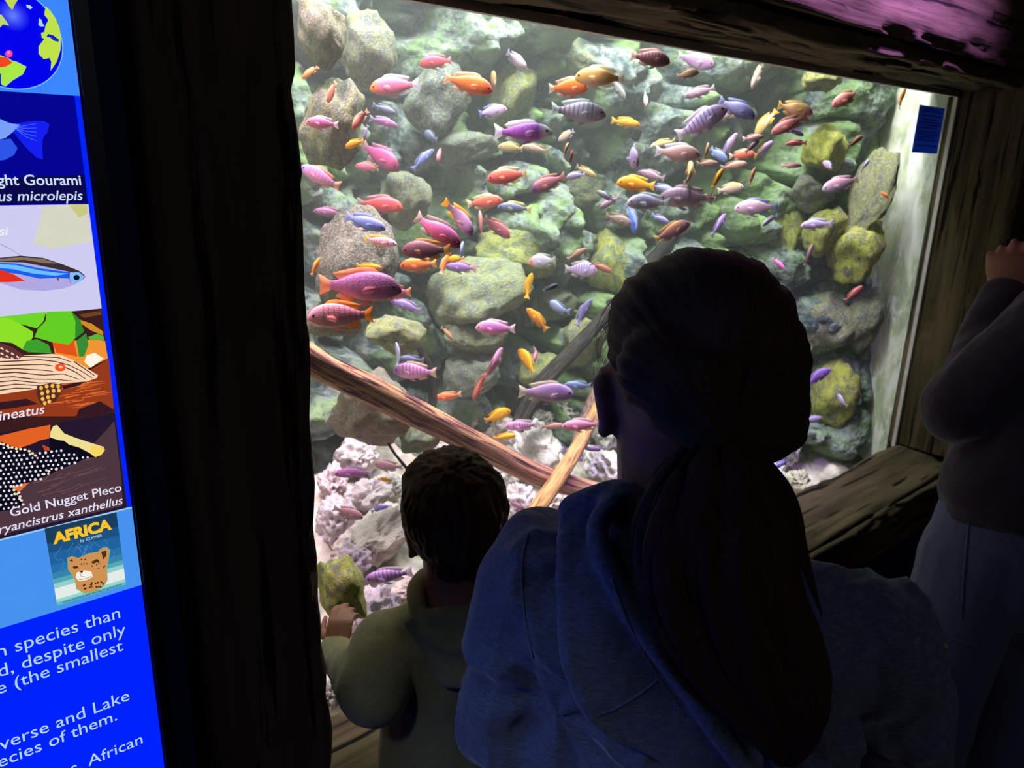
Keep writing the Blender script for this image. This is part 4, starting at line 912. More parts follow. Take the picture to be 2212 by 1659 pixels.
polys('dark_stripes', [stroke(g2(q), 2.6) for q in ([(-60, 1240), (120, 1232), (300, 1222), (420, 1236), (520, 1262), (620, 1310), (700, 1362)], [(-60, 1270), (160, 1262), (330, 1258), (400, 1270)], [(-60, 1298), (120, 1290), (300, 1300), (400, 1310)], [(-60, 1330), (120, 1318), (330, 1340), (480, 1330), (600, 1372)],
   [(-60, 1360), (100, 1352), (260, 1370), (420, 1372), (560, 1386)], [(-60, 1395), (120, 1380), (300, 1400), (420, 1398)], [(-60, 1430), (120, 1408), (300, 1420)], [(-60, 1462), (120, 1438), (240, 1440)], [(500, 1282), (580, 1320), (650, 1370)], [(560, 1235), (640, 1290), (720, 1345)], [(160, 1195), (300, 1200), (440, 1205), (540, 1240)])], (70, 34, 40), 7, p3)
poly('eye', [(x/3.53, 430+y/3.53) for x, y in disc(456, 1280, 42, 20, .72)], (236, 84, 40), 9, p3); poly('pupil', [(x/3.53, 430+y/3.53) for x, y in disc(458, 1276, 14, 12, .8)], (255, 200, 160), 10, p3)
poly('side_fin', g2([(278, 1420), (380, 1400), (468, 1410), (462, 1470), (420, 1540), (332, 1572), (300, 1550), (272, 1480)]), (84, 46, 38), 8, p3)
polys('fin_patches', [[(x/3.53, 430+y/3.53) for x, y in disc(cx_, cy_, 15, 7, 1.1)] for cx_, cy_ in [(310, 1436), (352, 1424), (396, 1420), (440, 1424), (318, 1478), (360, 1464), (404, 1458), (446, 1456), (322, 1520), (362, 1506), (402, 1498), (338, 1552), (372, 1540)]], (246, 190, 80), 9, p3)
text('caption', 'ineatus', (-3, 905), (97, 893), (230, 226, 244), 10, p3, italic=True, bold=.008)
# white-dotted sucker catfish with a yellow tail edge
p4 = area_('dotted_catfish_picture', z5, z4, (36, 24, 46), 1, x1=XB); bpy.context.view_layer.update()
g3 = lambda p: sc(3.77, 880, p)
poly('wood', g3([(-90, 640), (300, 560), (640, 420), (860, 190), (930, 110), (985, 560), (1000, 800), (-90, 1060)]), (78, 54, 64), 2, p4)
polys('wood_grain', [stroke(g3([(x0_, y0_), (x0_+90, y0_-22), (x0_+rs2.uniform(120, 260), y0_-70)]), rs2.uniform(.8, 1.8)) for x0_, y0_ in [(rs2.uniform(200, 760), rs2.uniform(430, 760)) for _ in range(26)]], (120, 84, 84), 3, p4)
poly('orange_fin', g3([(-90, 250), (60, 215), (220, 175), (410, 140), (402, 250), (330, 265), (250, 300), (150, 330), (-90, 290)]), (226, 98, 36), 3, p4)
poly('orange_fin', g3([(340, 300), (410, 330), (415, 400), (380, 390)]), (190, 70, 30), 3, p4)
poly('orange_fin', g3([(100, 640), (200, 615), (235, 610), (150, 690)]), (226, 110, 50), 5, p4)
body4 = [(-90, 250), (0, 275), (120, 322), (220, 350), (285, 388), (345, 352), (402, 350), (400, 240), (440, 150), (470, 150), (560, 230), (850, 345), (800, 402), (720, 408), (640, 440), (480, 508), (345, 570), (235, 606), (150, 640), (185, 790), (130, 830), (-90, 850)]
poly('fish_body', g3(body4), (14, 12, 26), 4, p4)
poly('tail_edge', g3([(405, 240), (408, 195), (430, 150), (462, 140), (520, 208), (600, 240), (720, 280), (842, 318), (850, 345), (820, 385), (772, 402), (730, 370), (640, 322), (560, 300), (520, 268), (470, 262)]), (238, 222, 150), 6, p4)
poly('tail_tip', g3([(740, 300), (842, 318), (850, 345), (820, 385), (772, 402), (730, 368)]), (246, 216, 96), 7, p4)
def inside(x, y, pl):
    c = False; j = len(pl)-1
    for i in range(len(pl)):
        if (pl[i][1] > y) != (pl[j][1] > y) and x < (pl[j][0]-pl[i][0])*(y-pl[i][1])/(pl[j][1]-pl[i][1])+pl[i][0]: c = not c
        j = i
    return c
dots = []
for iy in range(17):
    for ix in range(22):
        x = -60+ix*43+(iy % 2)*21+rs2.uniform(-5, 5); y = 262+iy*35+rs2.uniform(-4, 4)-0.10*x
        if inside(x, y, body4) and inside(x+13, y-8, body4) and inside(x-13, y+8, body4) and not (y < 250+0.24*(x-400)+75 and x > 400): dots.append(g3(disc(x, y, rs2.uniform(8.5, 12), 8)))
polys('white_dots', dots, (226, 226, 240), 6, p4)
polys('edge_beads', [g3(disc(x, y, 13, 8, .8)) for x, y in [(-10, 285), (25, 297), (60, 308), (95, 322), (130, 332), (165, 335), (200, 340), (235, 352), (262, 370), (285, 388), (108, 640), (112, 668), (118, 700), (150, 690), (160, 720), (172, 752), (185, 785), (355, 540), (330, 580), (395, 516), (455, 500)]], (244, 226, 190), 7, p4)
text('caption', 'Gold Nugget Pleco', (22, 1112), (262, 1061), (226, 224, 244), 9, p4, bold=.01)
text('caption', 'ryancistrus xanthellus', (-3, 1149), (265, 1088), (226, 224, 244), 9, p4, italic=True, bold=.006)
# small poster
PQ = [(360, 985), (945, 850), (1025, 1440), (465, 1612)]
def pq(u, v):                                                                  # poster point: u across, v down
    a = np.array(PQ, float)*1.0; top = a[0]*(1-u)+a[1]*u; bot = a[3]*(1-u)+a[2]*u; q = top*(1-v)+bot*v; return (q[0]/3.77, 880+q[1]/3.77)
ps = poly('poster', [pq(0, 0), pq(1, 0), pq(1, 1), pq(0, 1)], (226, 236, 232), 3); bpy.context.view_layer.update()
bands = [(.0, .20, (24, 62, 92)), (.20, .32, (28, 82, 130)), (.32, .48, (32, 98, 158)), (.48, .58, (40, 112, 168)), (.58, .66, (52, 132, 172)), (.66, .72, (84, 168, 180)), (.72, .78, (150, 206, 204)), (.92, .96, (150, 214, 208)), (.96, 1.0, (96, 184, 186))]
for a_, b_, c_ in bands: poly('colour_band', [pq(0, a_), pq(1, a_), pq(1, b_), pq(0, b_)], c_, 4, ps)
polys('scribbles', [stroke([pq(u+.05*math.sin(k*1.3+j), v_+.035*j) for j in range(4)], 1.4) for k, (u, v_) in enumerate([(rs2.uniform(.06, .92), rs2.uniform(.26, .56)) for _ in range(30)])], (66, 130, 190), 5, ps)
cat = [(555, 1262), (552, 1225), (590, 1212), (640, 1226), (720, 1190), (795, 1178), (815, 1150), (860, 1140), (884, 1160), (876, 1240), (862, 1300), (866, 1400), (835, 1450), (770, 1486), (690, 1502), (625, 1470), (612, 1400), (590, 1360), (556, 1310)]
poly('cat_outline', g3([(720+(x-720)*1.05, 1320+(y-1320)*1.05) for x, y in cat]), (150, 170, 110), 6, ps)
poly('cat_head', g3(cat), (208, 146, 84), 7, ps)
poly('muzzle', g3([(620, 1340), (680, 1320), (740, 1330), (752, 1372), (700, 1400), (640, 1408), (612, 1380)]), (246, 240, 226), 8, ps)
polys('cat_markings', [g3(q) for q in ([(585, 1290), (620, 1282), (640, 1300), (600, 1308)], [(740, 1248), (790, 1228), (806, 1246), (750, 1268)], [(640, 1328), (676, 1322), (664, 1344)], [(820, 1170), (862, 1158), (862, 1200), (836, 1232)], [(560, 1240), (585, 1226), (590, 1250)])]
      + [stroke(g3([(650, 1345), (655, 1366), (690, 1376)]), 1.2), stroke(g3([(640, 1395), (690, 1388), (740, 1368)]), 1.2)]+[g3(disc(rs2.uniform(640, 840), rs2.uniform(1410, 1470), 9, 6)) for _ in range(16)]+[g3(disc(rs2.uniform(650, 850), rs2.uniform(1215, 1310), 7, 6)) for _ in range(14)], (74, 46, 30), 9, ps)
text('title', 'AFRICA', (114, 1171), (241, 1142), (250, 196, 44), 9, ps, bold=.05, hk=1.05)
text('subtitle', 'by CLIPPER', (172, 1168), (219, 1159), (206, 226, 240), 9, ps, italic=True)
text('footer', 'PAN AMERICAN WORLD AIRWAYS', (136, 1301), (262, 1263), (30, 60, 80), 9, ps, italic=True)
# paragraph lettering
g4 = lambda x, y: (x/4.158, 1260+y/4.158)
for s_, L_, R_ in (('n species than', (-22, 656), (1082, 318)), ('d, despite only', (-14, 816), (1135, 476)), ('e (the smallest', (-26, 984), (1108, 612)), ('verse and Lake', (0, 1484), (1166, 1060)), ('ecies of them.', (-12, 1640), (1054, 1240)), ('s. African', (640, 1690), (1284, 1450))):
    text('paragraph_line', s_, g4(*L_), g4(*R_), (176, 212, 255), 2, pan)

# the rest of the four pictured fish, on the part of the panel left of the picture's edge
def polyw(name, pts, c, lay, par):
    y = YP-0.00025*lay; return put(mk(name, [(x, y, z) for x, z in pts], [tuple(range(len(pts)))], gm(c), None, False), par)
def halfell(x0, x1, zt, zb, n=18, nose=.5):
    zc = (zt+zb)/2; h0 = (zt-zb)/2; t_ = np.linspace(0, 1, n); f_ = lambda t: h0*(1+1.1*math.sin(math.pi*min(t*.95, 1)))*math.sqrt(max(0, 1-t**3))
    return [(x0+(x1-x0)*t, zc+f_(t)) for t in t_]+[(x0+(x1-x0)*t, zc-f_(t)) for t in t_[::-1]]
polyw('fish_body', halfell(.106, -.13, 1.671, 1.650), (120, 160, 250), 4, p1); polyw('fish_fin', [(.10, 1.652), (.02, 1.628), (-.05, 1.63), (.0, 1.60), (.08, 1.612)], (44, 84, 230), 3, p1)
polyw('eye', [(-.10+.006*math.cos(q), 1.664+.006*math.sin(q)) for q in np.linspace(0, 6.0, 14)], (14, 20, 60), 6, p1)
polyw('fish_body', [(.088, 1.552), (.03, 1.549), (-.03, 1.546), (-.03, 1.539), (.03, 1.535), (.088, 1.533)], (176, 168, 226), 4, p2)
polyw('blue_stripe', [(.088, 1.5475), (.0, 1.546), (.0, 1.5435), (.088, 1.5425)], (24, 96, 236), 5, p2); polyw('red_flank', [(.088, 1.5425), (-.03, 1.543), (-.03, 1.539), (.088, 1.534)], (228, 48, 30), 5, p2)
polyw('tail_fin', [(-.028, 1.545), (-.075, 1.562), (-.062, 1.5425), (-.075, 1.522), (-.028, 1.540)], (196, 190, 226), 4, p2)
polyw('fish_body', [(.078, 1.476), (.0, 1.470), (-.08, 1.458), (-.08, 1.446), (.0, 1.436), (.078, 1.429)], (250, 214, 180), 6, p3); polyw('back_fin', [(.078, 1.489), (.03, 1.492), (.0, 1.470), (.078, 1.474)], (96, 50, 50), 7, p3)
for k in range(5): polyw('dark_stripe', [(.078, 1.470-.008*k), (-.06, 1.457-.0022*k), (-.06, 1.4555-.0022*k), (.078, 1.4665-.008*k)], (70, 34, 40), 7, p3)
polyw('tail_fin', [(-.078, 1.460), (-.14, 1.482), (-.12, 1.452), (-.14, 1.424), (-.078, 1.444)], (230, 180, 130), 6, p3)
polyw('fish_body', halfell(.067, -.16, 1.391, 1.322, nose=.3), (14, 12, 26), 4, p4)
for k in range(34):
    q = rs2.uniform(0, .82); xx = .06-.2*q; zz = 1.357+rs2.uniform(-.040, .040)*(1-q*.4); polyw('white_dot', [(xx+.0028*math.cos(a_), zz+.0028*math.sin(a_)) for a_ in np.linspace(0, 5.5, 8)], (226, 226, 240), 6, p4)
polyw('eye', [(-.115+.005*math.cos(q), 1.375+.005*math.sin(q)) for q in np.linspace(0, 6.0, 12)], (230, 200, 120), 7, p4)
# ------------------------------------------------------------------ people
hR = np.array([camR[0], camR[1], 0]); hR /= np.linalg.norm(hR); hF = np.array([-hR[1], hR[0], 0]); UPV = np.array([0, 0, 1.])
def HV(r, f, u): return hR*r+hF*f+UPV*u
class Blob:
    """overlapping solids that are fused into one continuous skin"""
    def __init__(s): s.v = []; s.f = []
    def _add(s, v, f): n = len(s.v); s.v += [tuple(map(float, p)) for p in v]; s.f += [tuple(int(a)+n for a in q) for q in f]; return s
    def ell(s, c, r, fr=None):
        v, f = ico(3); A = np.array(fr if fr is not None else [hR, hF, UPV]); return s._add(np.array(c)+(v*np.array(r))@A, f)
    def cap(s, a, b, ra, rb, n=16, k=6):
        a = np.array(a, float); b = np.array(b, float); t = (b-a)/max(np.linalg.norm(b-a), 1e-6); u = np.array([0, 0, 1.]) if abs(t[2]) < .9 else np.array([1., 0, 0])
        u = u-t*(u@t); u /= np.linalg.norm(u); w_ = np.cross(t, u); an = np.linspace(0, 2*np.pi, n, endpoint=False); rings = []
        for q in np.linspace(-.497, 0, k): rings.append((a+t*ra*math.sin(q*math.pi), ra*math.cos(q*math.pi)))
        for q in np.linspace(0, .497, k): rings.append((b+t*rb*math.sin(q*math.pi), rb*math.cos(q*math.pi)))
        return s._add(*ring_tube([c+r*(np.cos(an)[:, None]*w_+np.sin(an)[:, None]*u) for c, r in rings]))
    def chain(s, pts, rad):
        for (a, ra), (b, rb) in zip(list(zip(pts, rad))[:-1], list(zip(pts, rad))[1:]): s.cap(a, b, ra, rb)
        return s
    def oval(s, a, b, ra, rb, side, da, db):
        """flattened limb segment: radius r along `side`, d across it"""
        P = np.linspace(0, 1, 10); a = np.array(a, float); b = np.array(b, float); t = (b-a)/np.linalg.norm(b-a); sd = np.array(side, float); sd = sd-t*(sd@t); sd /= np.linalg.norm(sd); o = np.cross(t, sd)
        an = np.linspace(0, 2*np.pi, 24, endpoint=False); rings = []; L = np.linalg.norm(b-a)
        for q in np.linspace(-.49, 0, 5): k = math.cos(q*math.pi); rings.append(a+t*da*math.sin(q*math.pi)+k*(ra*np.cos(an)[:, None]*sd+da*np.sin(an)[:, None]*o))
        for q in P[1:-1]: rr = ra+(rb-ra)*q; dd = da+(db-da)*q; rings.append(a+t*L*q+rr*np.cos(an)[:, None]*sd+dd*np.sin(an)[:, None]*o)
        for q in np.linspace(0, .49, 5): k = math.cos(q*math.pi); rings.append(b+t*db*math.sin(q*math.pi)+k*(rb*np.cos(an)[:, None]*sd+db*np.sin(an)[:, None]*o))
        return s._add(*ring_tube(rings))
    def hand(s, wrist, d, nrm, k=1.0, curl=.5, thumb=1, spread=1.0):
        """palm, four unequal fingers with knuckle bends, thumb from the side. d points to the fingertips, nrm out of the palm"""
        d = np.array(d, float)/np.linalg.norm(d); nrm = np.array(nrm, float); nrm -= d*(nrm@d); nrm /= np.linalg.norm(nrm); sd = np.cross(d, nrm)*thumb; w_ = np.array(wrist, float)
        s.oval(w_, w_+d*.078*k, .030*k, .039*k, sd, .016*k, .013*k)
        for j, (off, ln, rr) in enumerate([(.030, .070, .0088), (.010, .080, .0092), (-.011, .074, .0088), (-.030, .058, .0078)]):
            b = w_+d*(.080-.004*abs(j-1))*k+sd*off*k; cur = b; ang = .12; pts = [b-d*.02*k, b]; dd0 = d+sd*(off*2.6*spread); dd0 /= np.linalg.norm(dd0)
            for fr_ in (.45, .30, .25):
                ang += curl*(.75+.1*j); q = dd0*math.cos(ang)+nrm*math.sin(ang); cur = cur+q*ln*fr_*k; pts.append(cur)
            s.chain(pts, [rr*k, rr*k, rr*.95*k, rr*.88*k, rr*.75*k])
        b = w_+d*.022*k+sd*.026*k; q1 = d*.62+sd*.72+nrm*.3; q2 = d*.86+sd*.28+nrm*.42; p1 = b+q1*.036*k; p2 = p1+q2*.03*k
        s.chain([b, p1, p2, p2+(d*.9+nrm*.4)*.022*k], [.0125*k, .0108*k, .0098*k, .008*k]); return s
    def fuse(s, name, m, voxel=.005, smooth=6, parent=None, post=None):
        me = bpy.data.meshes.new(name); me.from_pydata(s.v, [], s.f); o = bpy.data.objects.new(name, me); COL.objects.link(o)
        md = o.modifiers.new('r', 'REMESH'); md.mode = 'VOXEL'; md.voxel_size = voxel
        if smooth: ms_ = o.modifiers.new('s', 'SMOOTH'); ms_.iterations = smooth; ms_.factor = .5
        dg = bpy.context.evaluated_depsgraph_get(); m2 = bpy.data.meshes.new_from_object(o.evaluated_get(dg)); bpy.data.objects.remove(o)
        m2.name = name; m2.polygons.foreach_set('use_smooth', [True]*len(m2.polygons)); m2.materials.clear(); m2.materials.append(m)
        if post:
            n = len(m2.vertices); co = np.empty(n*3); m2.vertices.foreach_get('co', co); no = np.empty(n*3); m2.vertices.foreach_get('normal', no)
            co2 = post(co.reshape(-1, 3), no.reshape(-1, 3), m2); m2.vertices.foreach_set('co', co2.ravel()); m2.update()
        ob = bpy.data.objects.new(name, m2); COL.objects.link(ob)
        if parent: ob.parent = parent; ob.matrix_parent_inverse = Matrix.Translation(-Vector(parent.location))
        return ob
def kid(o, par): o.parent = par; o.matrix_parent_inverse = Matrix.Translation(-Vector(par.location)); return o
def face(b, c, k=1.0, F=None, R=None):
    """front half of a head: brow, eye sockets with lids, nose, lips, chin, ears. c = centre of the skull"""
    F = hF if F is None else F; R = hR if R is None else R; fr = [R, F, UPV]; q = lambda r, f, u: c+(R*r+F*f+UPV*u)*k
    b.ell(c, (.074*k, .094*k, .088*k), fr).ell(q(0, .030, -.055), (.058*k, .066*k, .072*k), fr).ell(q(0, .062, -.108), (.030*k, .026*k, .022*k), fr)
    b.ell(q(0, .082, .0), (.056*k, .018*k, .014*k), fr)
    b.cap(q(0, .090, -.010), q(0, .108, -.046), .008*k, .013*k).ell(q(0, .096, -.052), (.018*k, .012*k, .010*k), fr)
    for s_ in (1, -1):
        b.ell(q(s_*.031, .080, -.018), (.015*k, .011*k, .010*k), fr); b.ell(q(s_*.045, .066, -.045), (.020*k, .020*k, .022*k), fr)
        b.cap(q(s_*.074, -.002, -.050), q(s_*.083, -.014, -.008), .0085*k, .010*k).cap(q(s_*.083, -.014, -.008), q(s_*.078, .004, -.002), .009*k, .007*k).cap(q(s_*.074, -.002, -.052), q(s_*.076, .0, -.060), .0085*k, .0075*k).ell(q(s_*.075, .0, -.028), (.006*k, .016*k, .026*k), fr)
    b.ell(q(0, .090, -.076), (.024*k, .009*k, .006*k), fr).ell(q(0, .088, -.087), (.021*k, .009*k, .007*k), fr)
    return b
def eyes(par, c, k, F=None, R=None):
    F = hF if F is None else F; R = hR if R is None else R
    for s_ in (1, -1):
        v, f = ico(2); o = mk('eye', v*.0115*k+c+(R*s_*.031+F*.085-UPV*.018)*k, f, M_eyew); kid(o, par)
M_eyew = simple('eye_white', lin(226, 222, 216), .2, .5, .05)
def skin_mat(name, c):
    t = NT(name, .5, .35); n = t.noise(t.coord(), 60, 4); t.base(t.mix(n, tuple(x*.85 for x in c), tuple(min(1, x*1.12) for x in c))); t.bump(n, .08, .002)
    t.b.inputs['Subsurface Weight'].default_value = .12; t.b.inputs['Subsurface Radius'].default_value = (.01, .004, .002); return t.m
M_skin = skin_mat('skin', lin(168, 116, 92)); M_skin_lip = None
def cloth(name, c, weave=420, fold=5.0, var=.18, rough=.9, bump=.35):
    t = NT(name, rough, .15); t.b.inputs['Sheen Weight'].default_value = .25
    h = t.noise(t.coord((1, 1, 3)), weave*.35, 3, .7); w_ = t.noise(t.coord(), weave, 2); fo = t.noise(t.coord((1, 1, .45)), fold, 3, .5, .8)
    t.base(t.mix(t.ramp(h, [(.35, 0.0), (.65, 1.0)]), tuple(x*(1-var) for x in c), tuple(min(1, x*(1+var)) for x in c)))
    b1 = t.n('ShaderNodeBump'); b1.inputs['Strength'].default_value = .25; b1.inputs['Distance'].default_value = .001; t.link(w_, b1.inputs['Height'])
    b2 = t.n('ShaderNodeBump'); b2.inputs['Strength'].default_value = bump; b2.inputs['Distance'].default_value = .02; t.link(fo, b2.inputs['Height']); t.link(b1.outputs[0], b2.inputs['Normal']); t.link(b2.outputs[0], t.b.inputs['Normal']); return t.m
def hair_mat(name, a, b):
    t = NT(name, .55, .22); at = t.n('ShaderNodeAttribute', attribute_type='GEOMETRY', attribute_name='strand')
    mp = t.n('ShaderNodeMapping'); t.link(at.outputs['Vector'], mp.inputs[0]); mp.inputs['Scale'].default_value = (60, 2.5, 1); n = t.noise(mp.outputs[0], 1.6, 4, .65)
    t.base(t.ramp(n, [(.35, a), (.65, b)])); t.bump(n, .55, .004); return t.m
def strands(me, co, T, ax, R_, U_):
    """store a combing direction that runs towards T so that the hair shows as strands"""
    d = co-np.array(T); ang = np.arctan2(d@U_, d@R_); dist = np.linalg.norm(d, axis=1)
    at = me.attributes.new('strand', 'FLOAT_VECTOR', 'POINT'); at.data.foreach_set('vector', np.stack([ang, dist*8, 0*ang], 1).astype(np.float32).ravel()); return ang, dist
def foldpost(seed, amp, sc=(7, 7, 4)):
    def f(co, no, me): return co+no*(amp*fbm(co*np.array(sc), 3, seed))[:, None]
    return f

# ================================================================= woman
M_hood = cloth('blue_heather_jersey', lin(94, 102, 124), 380, 9, .30, bump=.8)
M_jean = cloth('dark_denim', lin(62, 72, 112), 600, 6, .2, bump=.35)
M_shoe = simple('dark_shoe', lin(40, 38, 42), .6, .3)
M_hairw = hair_mat('dark_brown_hair', lin(40, 26, 20), lin(88, 62, 48))
Hc = W(1512, 748, .70); feet = lambda p: np.array([p[0], p[1], 0.0])
shL, shR = W(1160, 1245, .80), W(1862, 1345, .745); nb_ = W(1505, 1150, .745)
mid = (shL+shR)/2; hip = np.array([mid[0], mid[1], 0.90])+hF*.03; side = (shR-shL)/np.linalg.norm(shR-shL); fwd = np.cross(UPV, side); fwd /= np.linalg.norm(fwd)
elL, elR = W(1092, 1580, .875), W(1950, 1640, .84)
haL, haR = W(1190, 1660, 1.03), W(1700, 1640, 1.0)
woman = empty('person', feet(hip), 'woman in a blue hooded sweatshirt with a long dark ponytail, seen from behind', 'person')
# head turned a little to her left
yw = math.radians(3); wF = hF*math.cos(yw)-hR*math.sin(yw); wR = hR*math.cos(yw)+hF*math.sin(yw)
fc = Hc+HV(-.006, .012, -.028)
b = Blob(); face(b, fc, 1.0, wF, wR)
b.cap(Hc+HV(-.014, .012, -.08), nb_+HV(-.014, .012, -.01), .056, .060).ell(nb_+HV(0, .012, -.05), (.07, .055, .045))
b.oval(mid+UPV*.0, hip+UPV*.12, .135, .115, side, .085, .080).oval(hip+UPV*.10, hip-UPV*.04, .125, .150, side, .09, .10)
b.cap(nb_+HV(0, .012, -.075), shL-UPV*.02, .034, .034).cap(nb_+HV(0, .012, -.075), shR-UPV*.02, .034, .034)
for sh, el, ha, s_ in ((shL, elL, haL, -1), (shR, elR, haR, 1)):
    b.cap(sh, el, .044, .036).cap(el, ha, .036, .024); dd = (ha-el)/np.linalg.norm(ha-el); b.hand(ha, dd, -s_*side+UPV*-.2, .92, .35, thumb=s_)
kn = []
for s_ in (-1, 1):
    hp = hip+side*.085*s_-UPV*.04; an_ = np.array([hp[0], hp[1], .07])+side*.02*s_; k_ = (hp*.52+an_*.48)+fwd*.02
    b.cap(hp, k_, .080, .055).cap(k_, an_, .053, .036); b.cap(an_-UPV*.02, an_+fwd*.13-UPV*.045, .034, .026); kn.append((hp, k_, an_))
kid(b.fuse('body', M_skin, .0045, 5), woman); eyes(woman, fc, 1.0, wF, wR)
# sweatshirt
b = Blob(); b.oval(mid-UPV*.03, hip+UPV*.04, .168, .185, side, .108, .125)
b.ell(mid+UPV*-.02+fwd*-.015, (.185, .10, .085), [side, fwd, UPV])
b.cap(nb_+HV(0, .012, -.055), shL-UPV*.012, .062, .060).cap(nb_+HV(0, .012, -.055), shR-UPV*.012, .062, .060)
for sh, el, ha in ((shL, elL, haL), (shR, elR, haR)):
    b.cap(sh-UPV*.010, el, .062, .053).cap(el, ha+(el-ha)*.10, .052, .040)
def sweat_folds(co, no, me):
    d = .012*fbm(co*np.array([8, 8, 4]), 3, 71)+.010*(1-np.abs(fbm(co*np.array([13, 13, 6])+.5*fbm(co*6, 2, 4)[:, None], 2, 77)))**3-.003
    for sh, el in ((shL, elL), (shR, elR)):                              # creases fanning out of the armpit
        ap = sh+np.array([0, 0, -.11])+(mid-sh)*.22; r_ = co-ap; l = np.linalg.norm(r_, axis=1); an = np.arctan2(r_[:, 2], r_@side)
        d = d+.006*np.sin(an*7+l*14)*np.exp(-(l/.15)**2)*sstep(.02, .09, l)
    return co+no*d[:, None]
sweat = kid(b.fuse('sweatshirt', M_hood, .005, 9, post=sweat_folds), woman)
# hood lying on the back
def slab(rings, dep0, th, n=28):
    """soft flattened bag: rings of (x, y, half width px, depth offset, thickness factor)"""
    R = spline(rings, 40); out = []; a = np.linspace(0, 2*np.pi, n, endpoint=False)
    for x, y, hw, do, tf in R:
        D_ = dep0+do; c = W(x, y, D_); k = D_/FPX
        out.append(c+np.outer(np.sign(np.cos(a))*np.abs(np.cos(a))**.85*hw*k, hR)+np.outer(np.sin(a)*th*tf, -hF*.85+UPV*.3)); 
    return out
hb = Blob()
hb._add(*ring_tube(slab([(1372, 1085, 120, .045, .5), (1385, 1135, 158, .02, .8), (1398, 1220, 186, .0, 1.0), (1408, 1330, 192, -.005, 1.0), (1428, 1430, 182, 0, 1.0), (1462, 1525, 172, .004, .95), (1520, 1600, 140, .008, .8), (1575, 1655, 84, .012, .6), (1610, 1690, 30, .018, .4)], .672, .020)))
rim = [W(1372, 1068, .72), W(1318, 1092, .675), W(1288, 1150, .652), W(1322, 1240, .644), W(1384, 1345, .642), W(1450, 1440, .644), W(1525, 1545, .648), W(1600, 1650, .655), W(1650, 1720, .66)]
hb.chain(list(spline(rim, 26)), [.011]*26)
rim2 = [W(1235, 1110, .715), W(1216, 1200, .672), W(1220, 1340, .668), W(1250, 1470, .672), W(1300, 1570, .676), W(1420, 1628, .682), W(1560, 1690, .69)]
hb.chain(list(spline(rim2, 24)), [.008]*24)
hb.chain([nb_+HV(.078*math.cos(q)-.004, .012+.066*math.sin(q), -.052) for q in np.linspace(0, 2*math.pi, 30)], [.019]*30)
rim3 = [W(1500, 1075, .78), W(1420, 1068, .755), W(1372, 1072, .725), W(1300, 1085, .70), W(1245, 1105, .71)]
hb.chain(list(spline(rim3, 14)), [.016]*14)
hood = kid(hb.fuse('hood', M_hood, .0045, 7, post=foldpost(13, .004, (11, 11, 9))), woman)
def onmesh(ob, px, py, lift=.0, dep=.7):
    bpy.context.view_layer.update(); d = Vector(ray(px, py)); d.normalize(); im = ob.matrix_world.inverted(); ok, loc, nrm, _ = ob.ray_cast(im @ Vector(CAM), im.to_3x3() @ d)
    return np.array(ob.matrix_world @ loc)-np.array(d)*lift if ok else W(px, py, dep)
def seam(name, ob, pts, par, m, r=.0013, n=40):
    P = [onmesh(ob, x, y, r*.3) for x, y in spline(pts, n)]; kid(mk(name, *tube(P, r, 6), m), par)
seam('hood_seam', hood, [(1322, 1250), (1358, 1345), (1415, 1450), (1480, 1545)], woman, M_hood)
seam('hood_seam', hood, [(1290, 1545), (1330, 1530), (1380, 1500), (1420, 1470)], woman, M_hood)
seam('shoulder_seam', sweat, [(1142, 1150), (1130, 1200), (1128, 1270), (1138, 1350), (1152, 1420)], woman, M_hood)
# trousers, shoes
b = Blob(); b.oval(hip+UPV*.06, hip-UPV*.06, .150, .168, side, .11, .115)
for hp, k_, an_ in kn: b.cap(hp, k_, .094, .072).cap(k_, an_+UPV*.02, .070, .062)
kid(b.fuse('jeans', M_jean, .007, 5, post=foldpost(5, .006)), woman)
for hp, k_, an_ in kn:
    b = Blob(); b.oval(an_-UPV*.035-fwd*.03, an_+fwd*.15-UPV*.040, .044, .040, side, .034, .028); kid(b.fuse('shoe', M_shoe, .005, 4), woman)
# hair: cap combed into a low ponytail
tie = W(1545, 932, .597)
b = Blob(); b.ell(Hc+HV(.002, .008, .006), (.088, .100, .0835)).ell(Hc+HV(.018, .0, -.015), (.080, .092, .078)).ell(W(1643, 855, .68), (.040, .06, .048)).ell(W(1590, 905, .645), (.060, .05, .040))
b.cap(W(1500, 860, .62), tie, .042, .024).cap(W(1600, 880, .63), tie, .044, .024).cap(W(1430, 800, .64), tie, .040, .022)
def comb(co, no, me):
    ang, dist = strands(me, co, tie, None, hR, UPV); P = np.stack([ang*11, dist*5, 0*ang], 1)
    return co+no*((.0022*fbm(P, 3, 3))*sstep(.0, .04, dist))[:, None]
cap_ = kid(b.fuse('hair', M_hairw, .0035, 16, post=comb), woman)
kid(mk('hair_tie', *tube([tie+HV(.021*math.cos(q), -.004, .013*math.sin(q)) for q in np.linspace(0, 2*np.pi, 25)], .005, 8), simple('black_elastic', lin(20, 20, 24), .7)), woman)
PT = [(1545, 932, 34, .597, .016), (1545, 985, 62, .592, .020), (1540, 1060, 108, .592, .026), (1545, 1150, 158, .594, .030), (1555, 1260, 176, .600, .030), (1590, 1370, 178, .606, .028), (1630, 1470, 158, .612, .024), (1668, 1550, 112, .620, .020), (1690, 1610, 60, .63, .014), (1700, 1650, 22, .64, .006)]
R_ = spline(PT, 150); n = 72; a = np.linspace(0, 2*np.pi, n, endpoint=False); rings = []; uvs = []
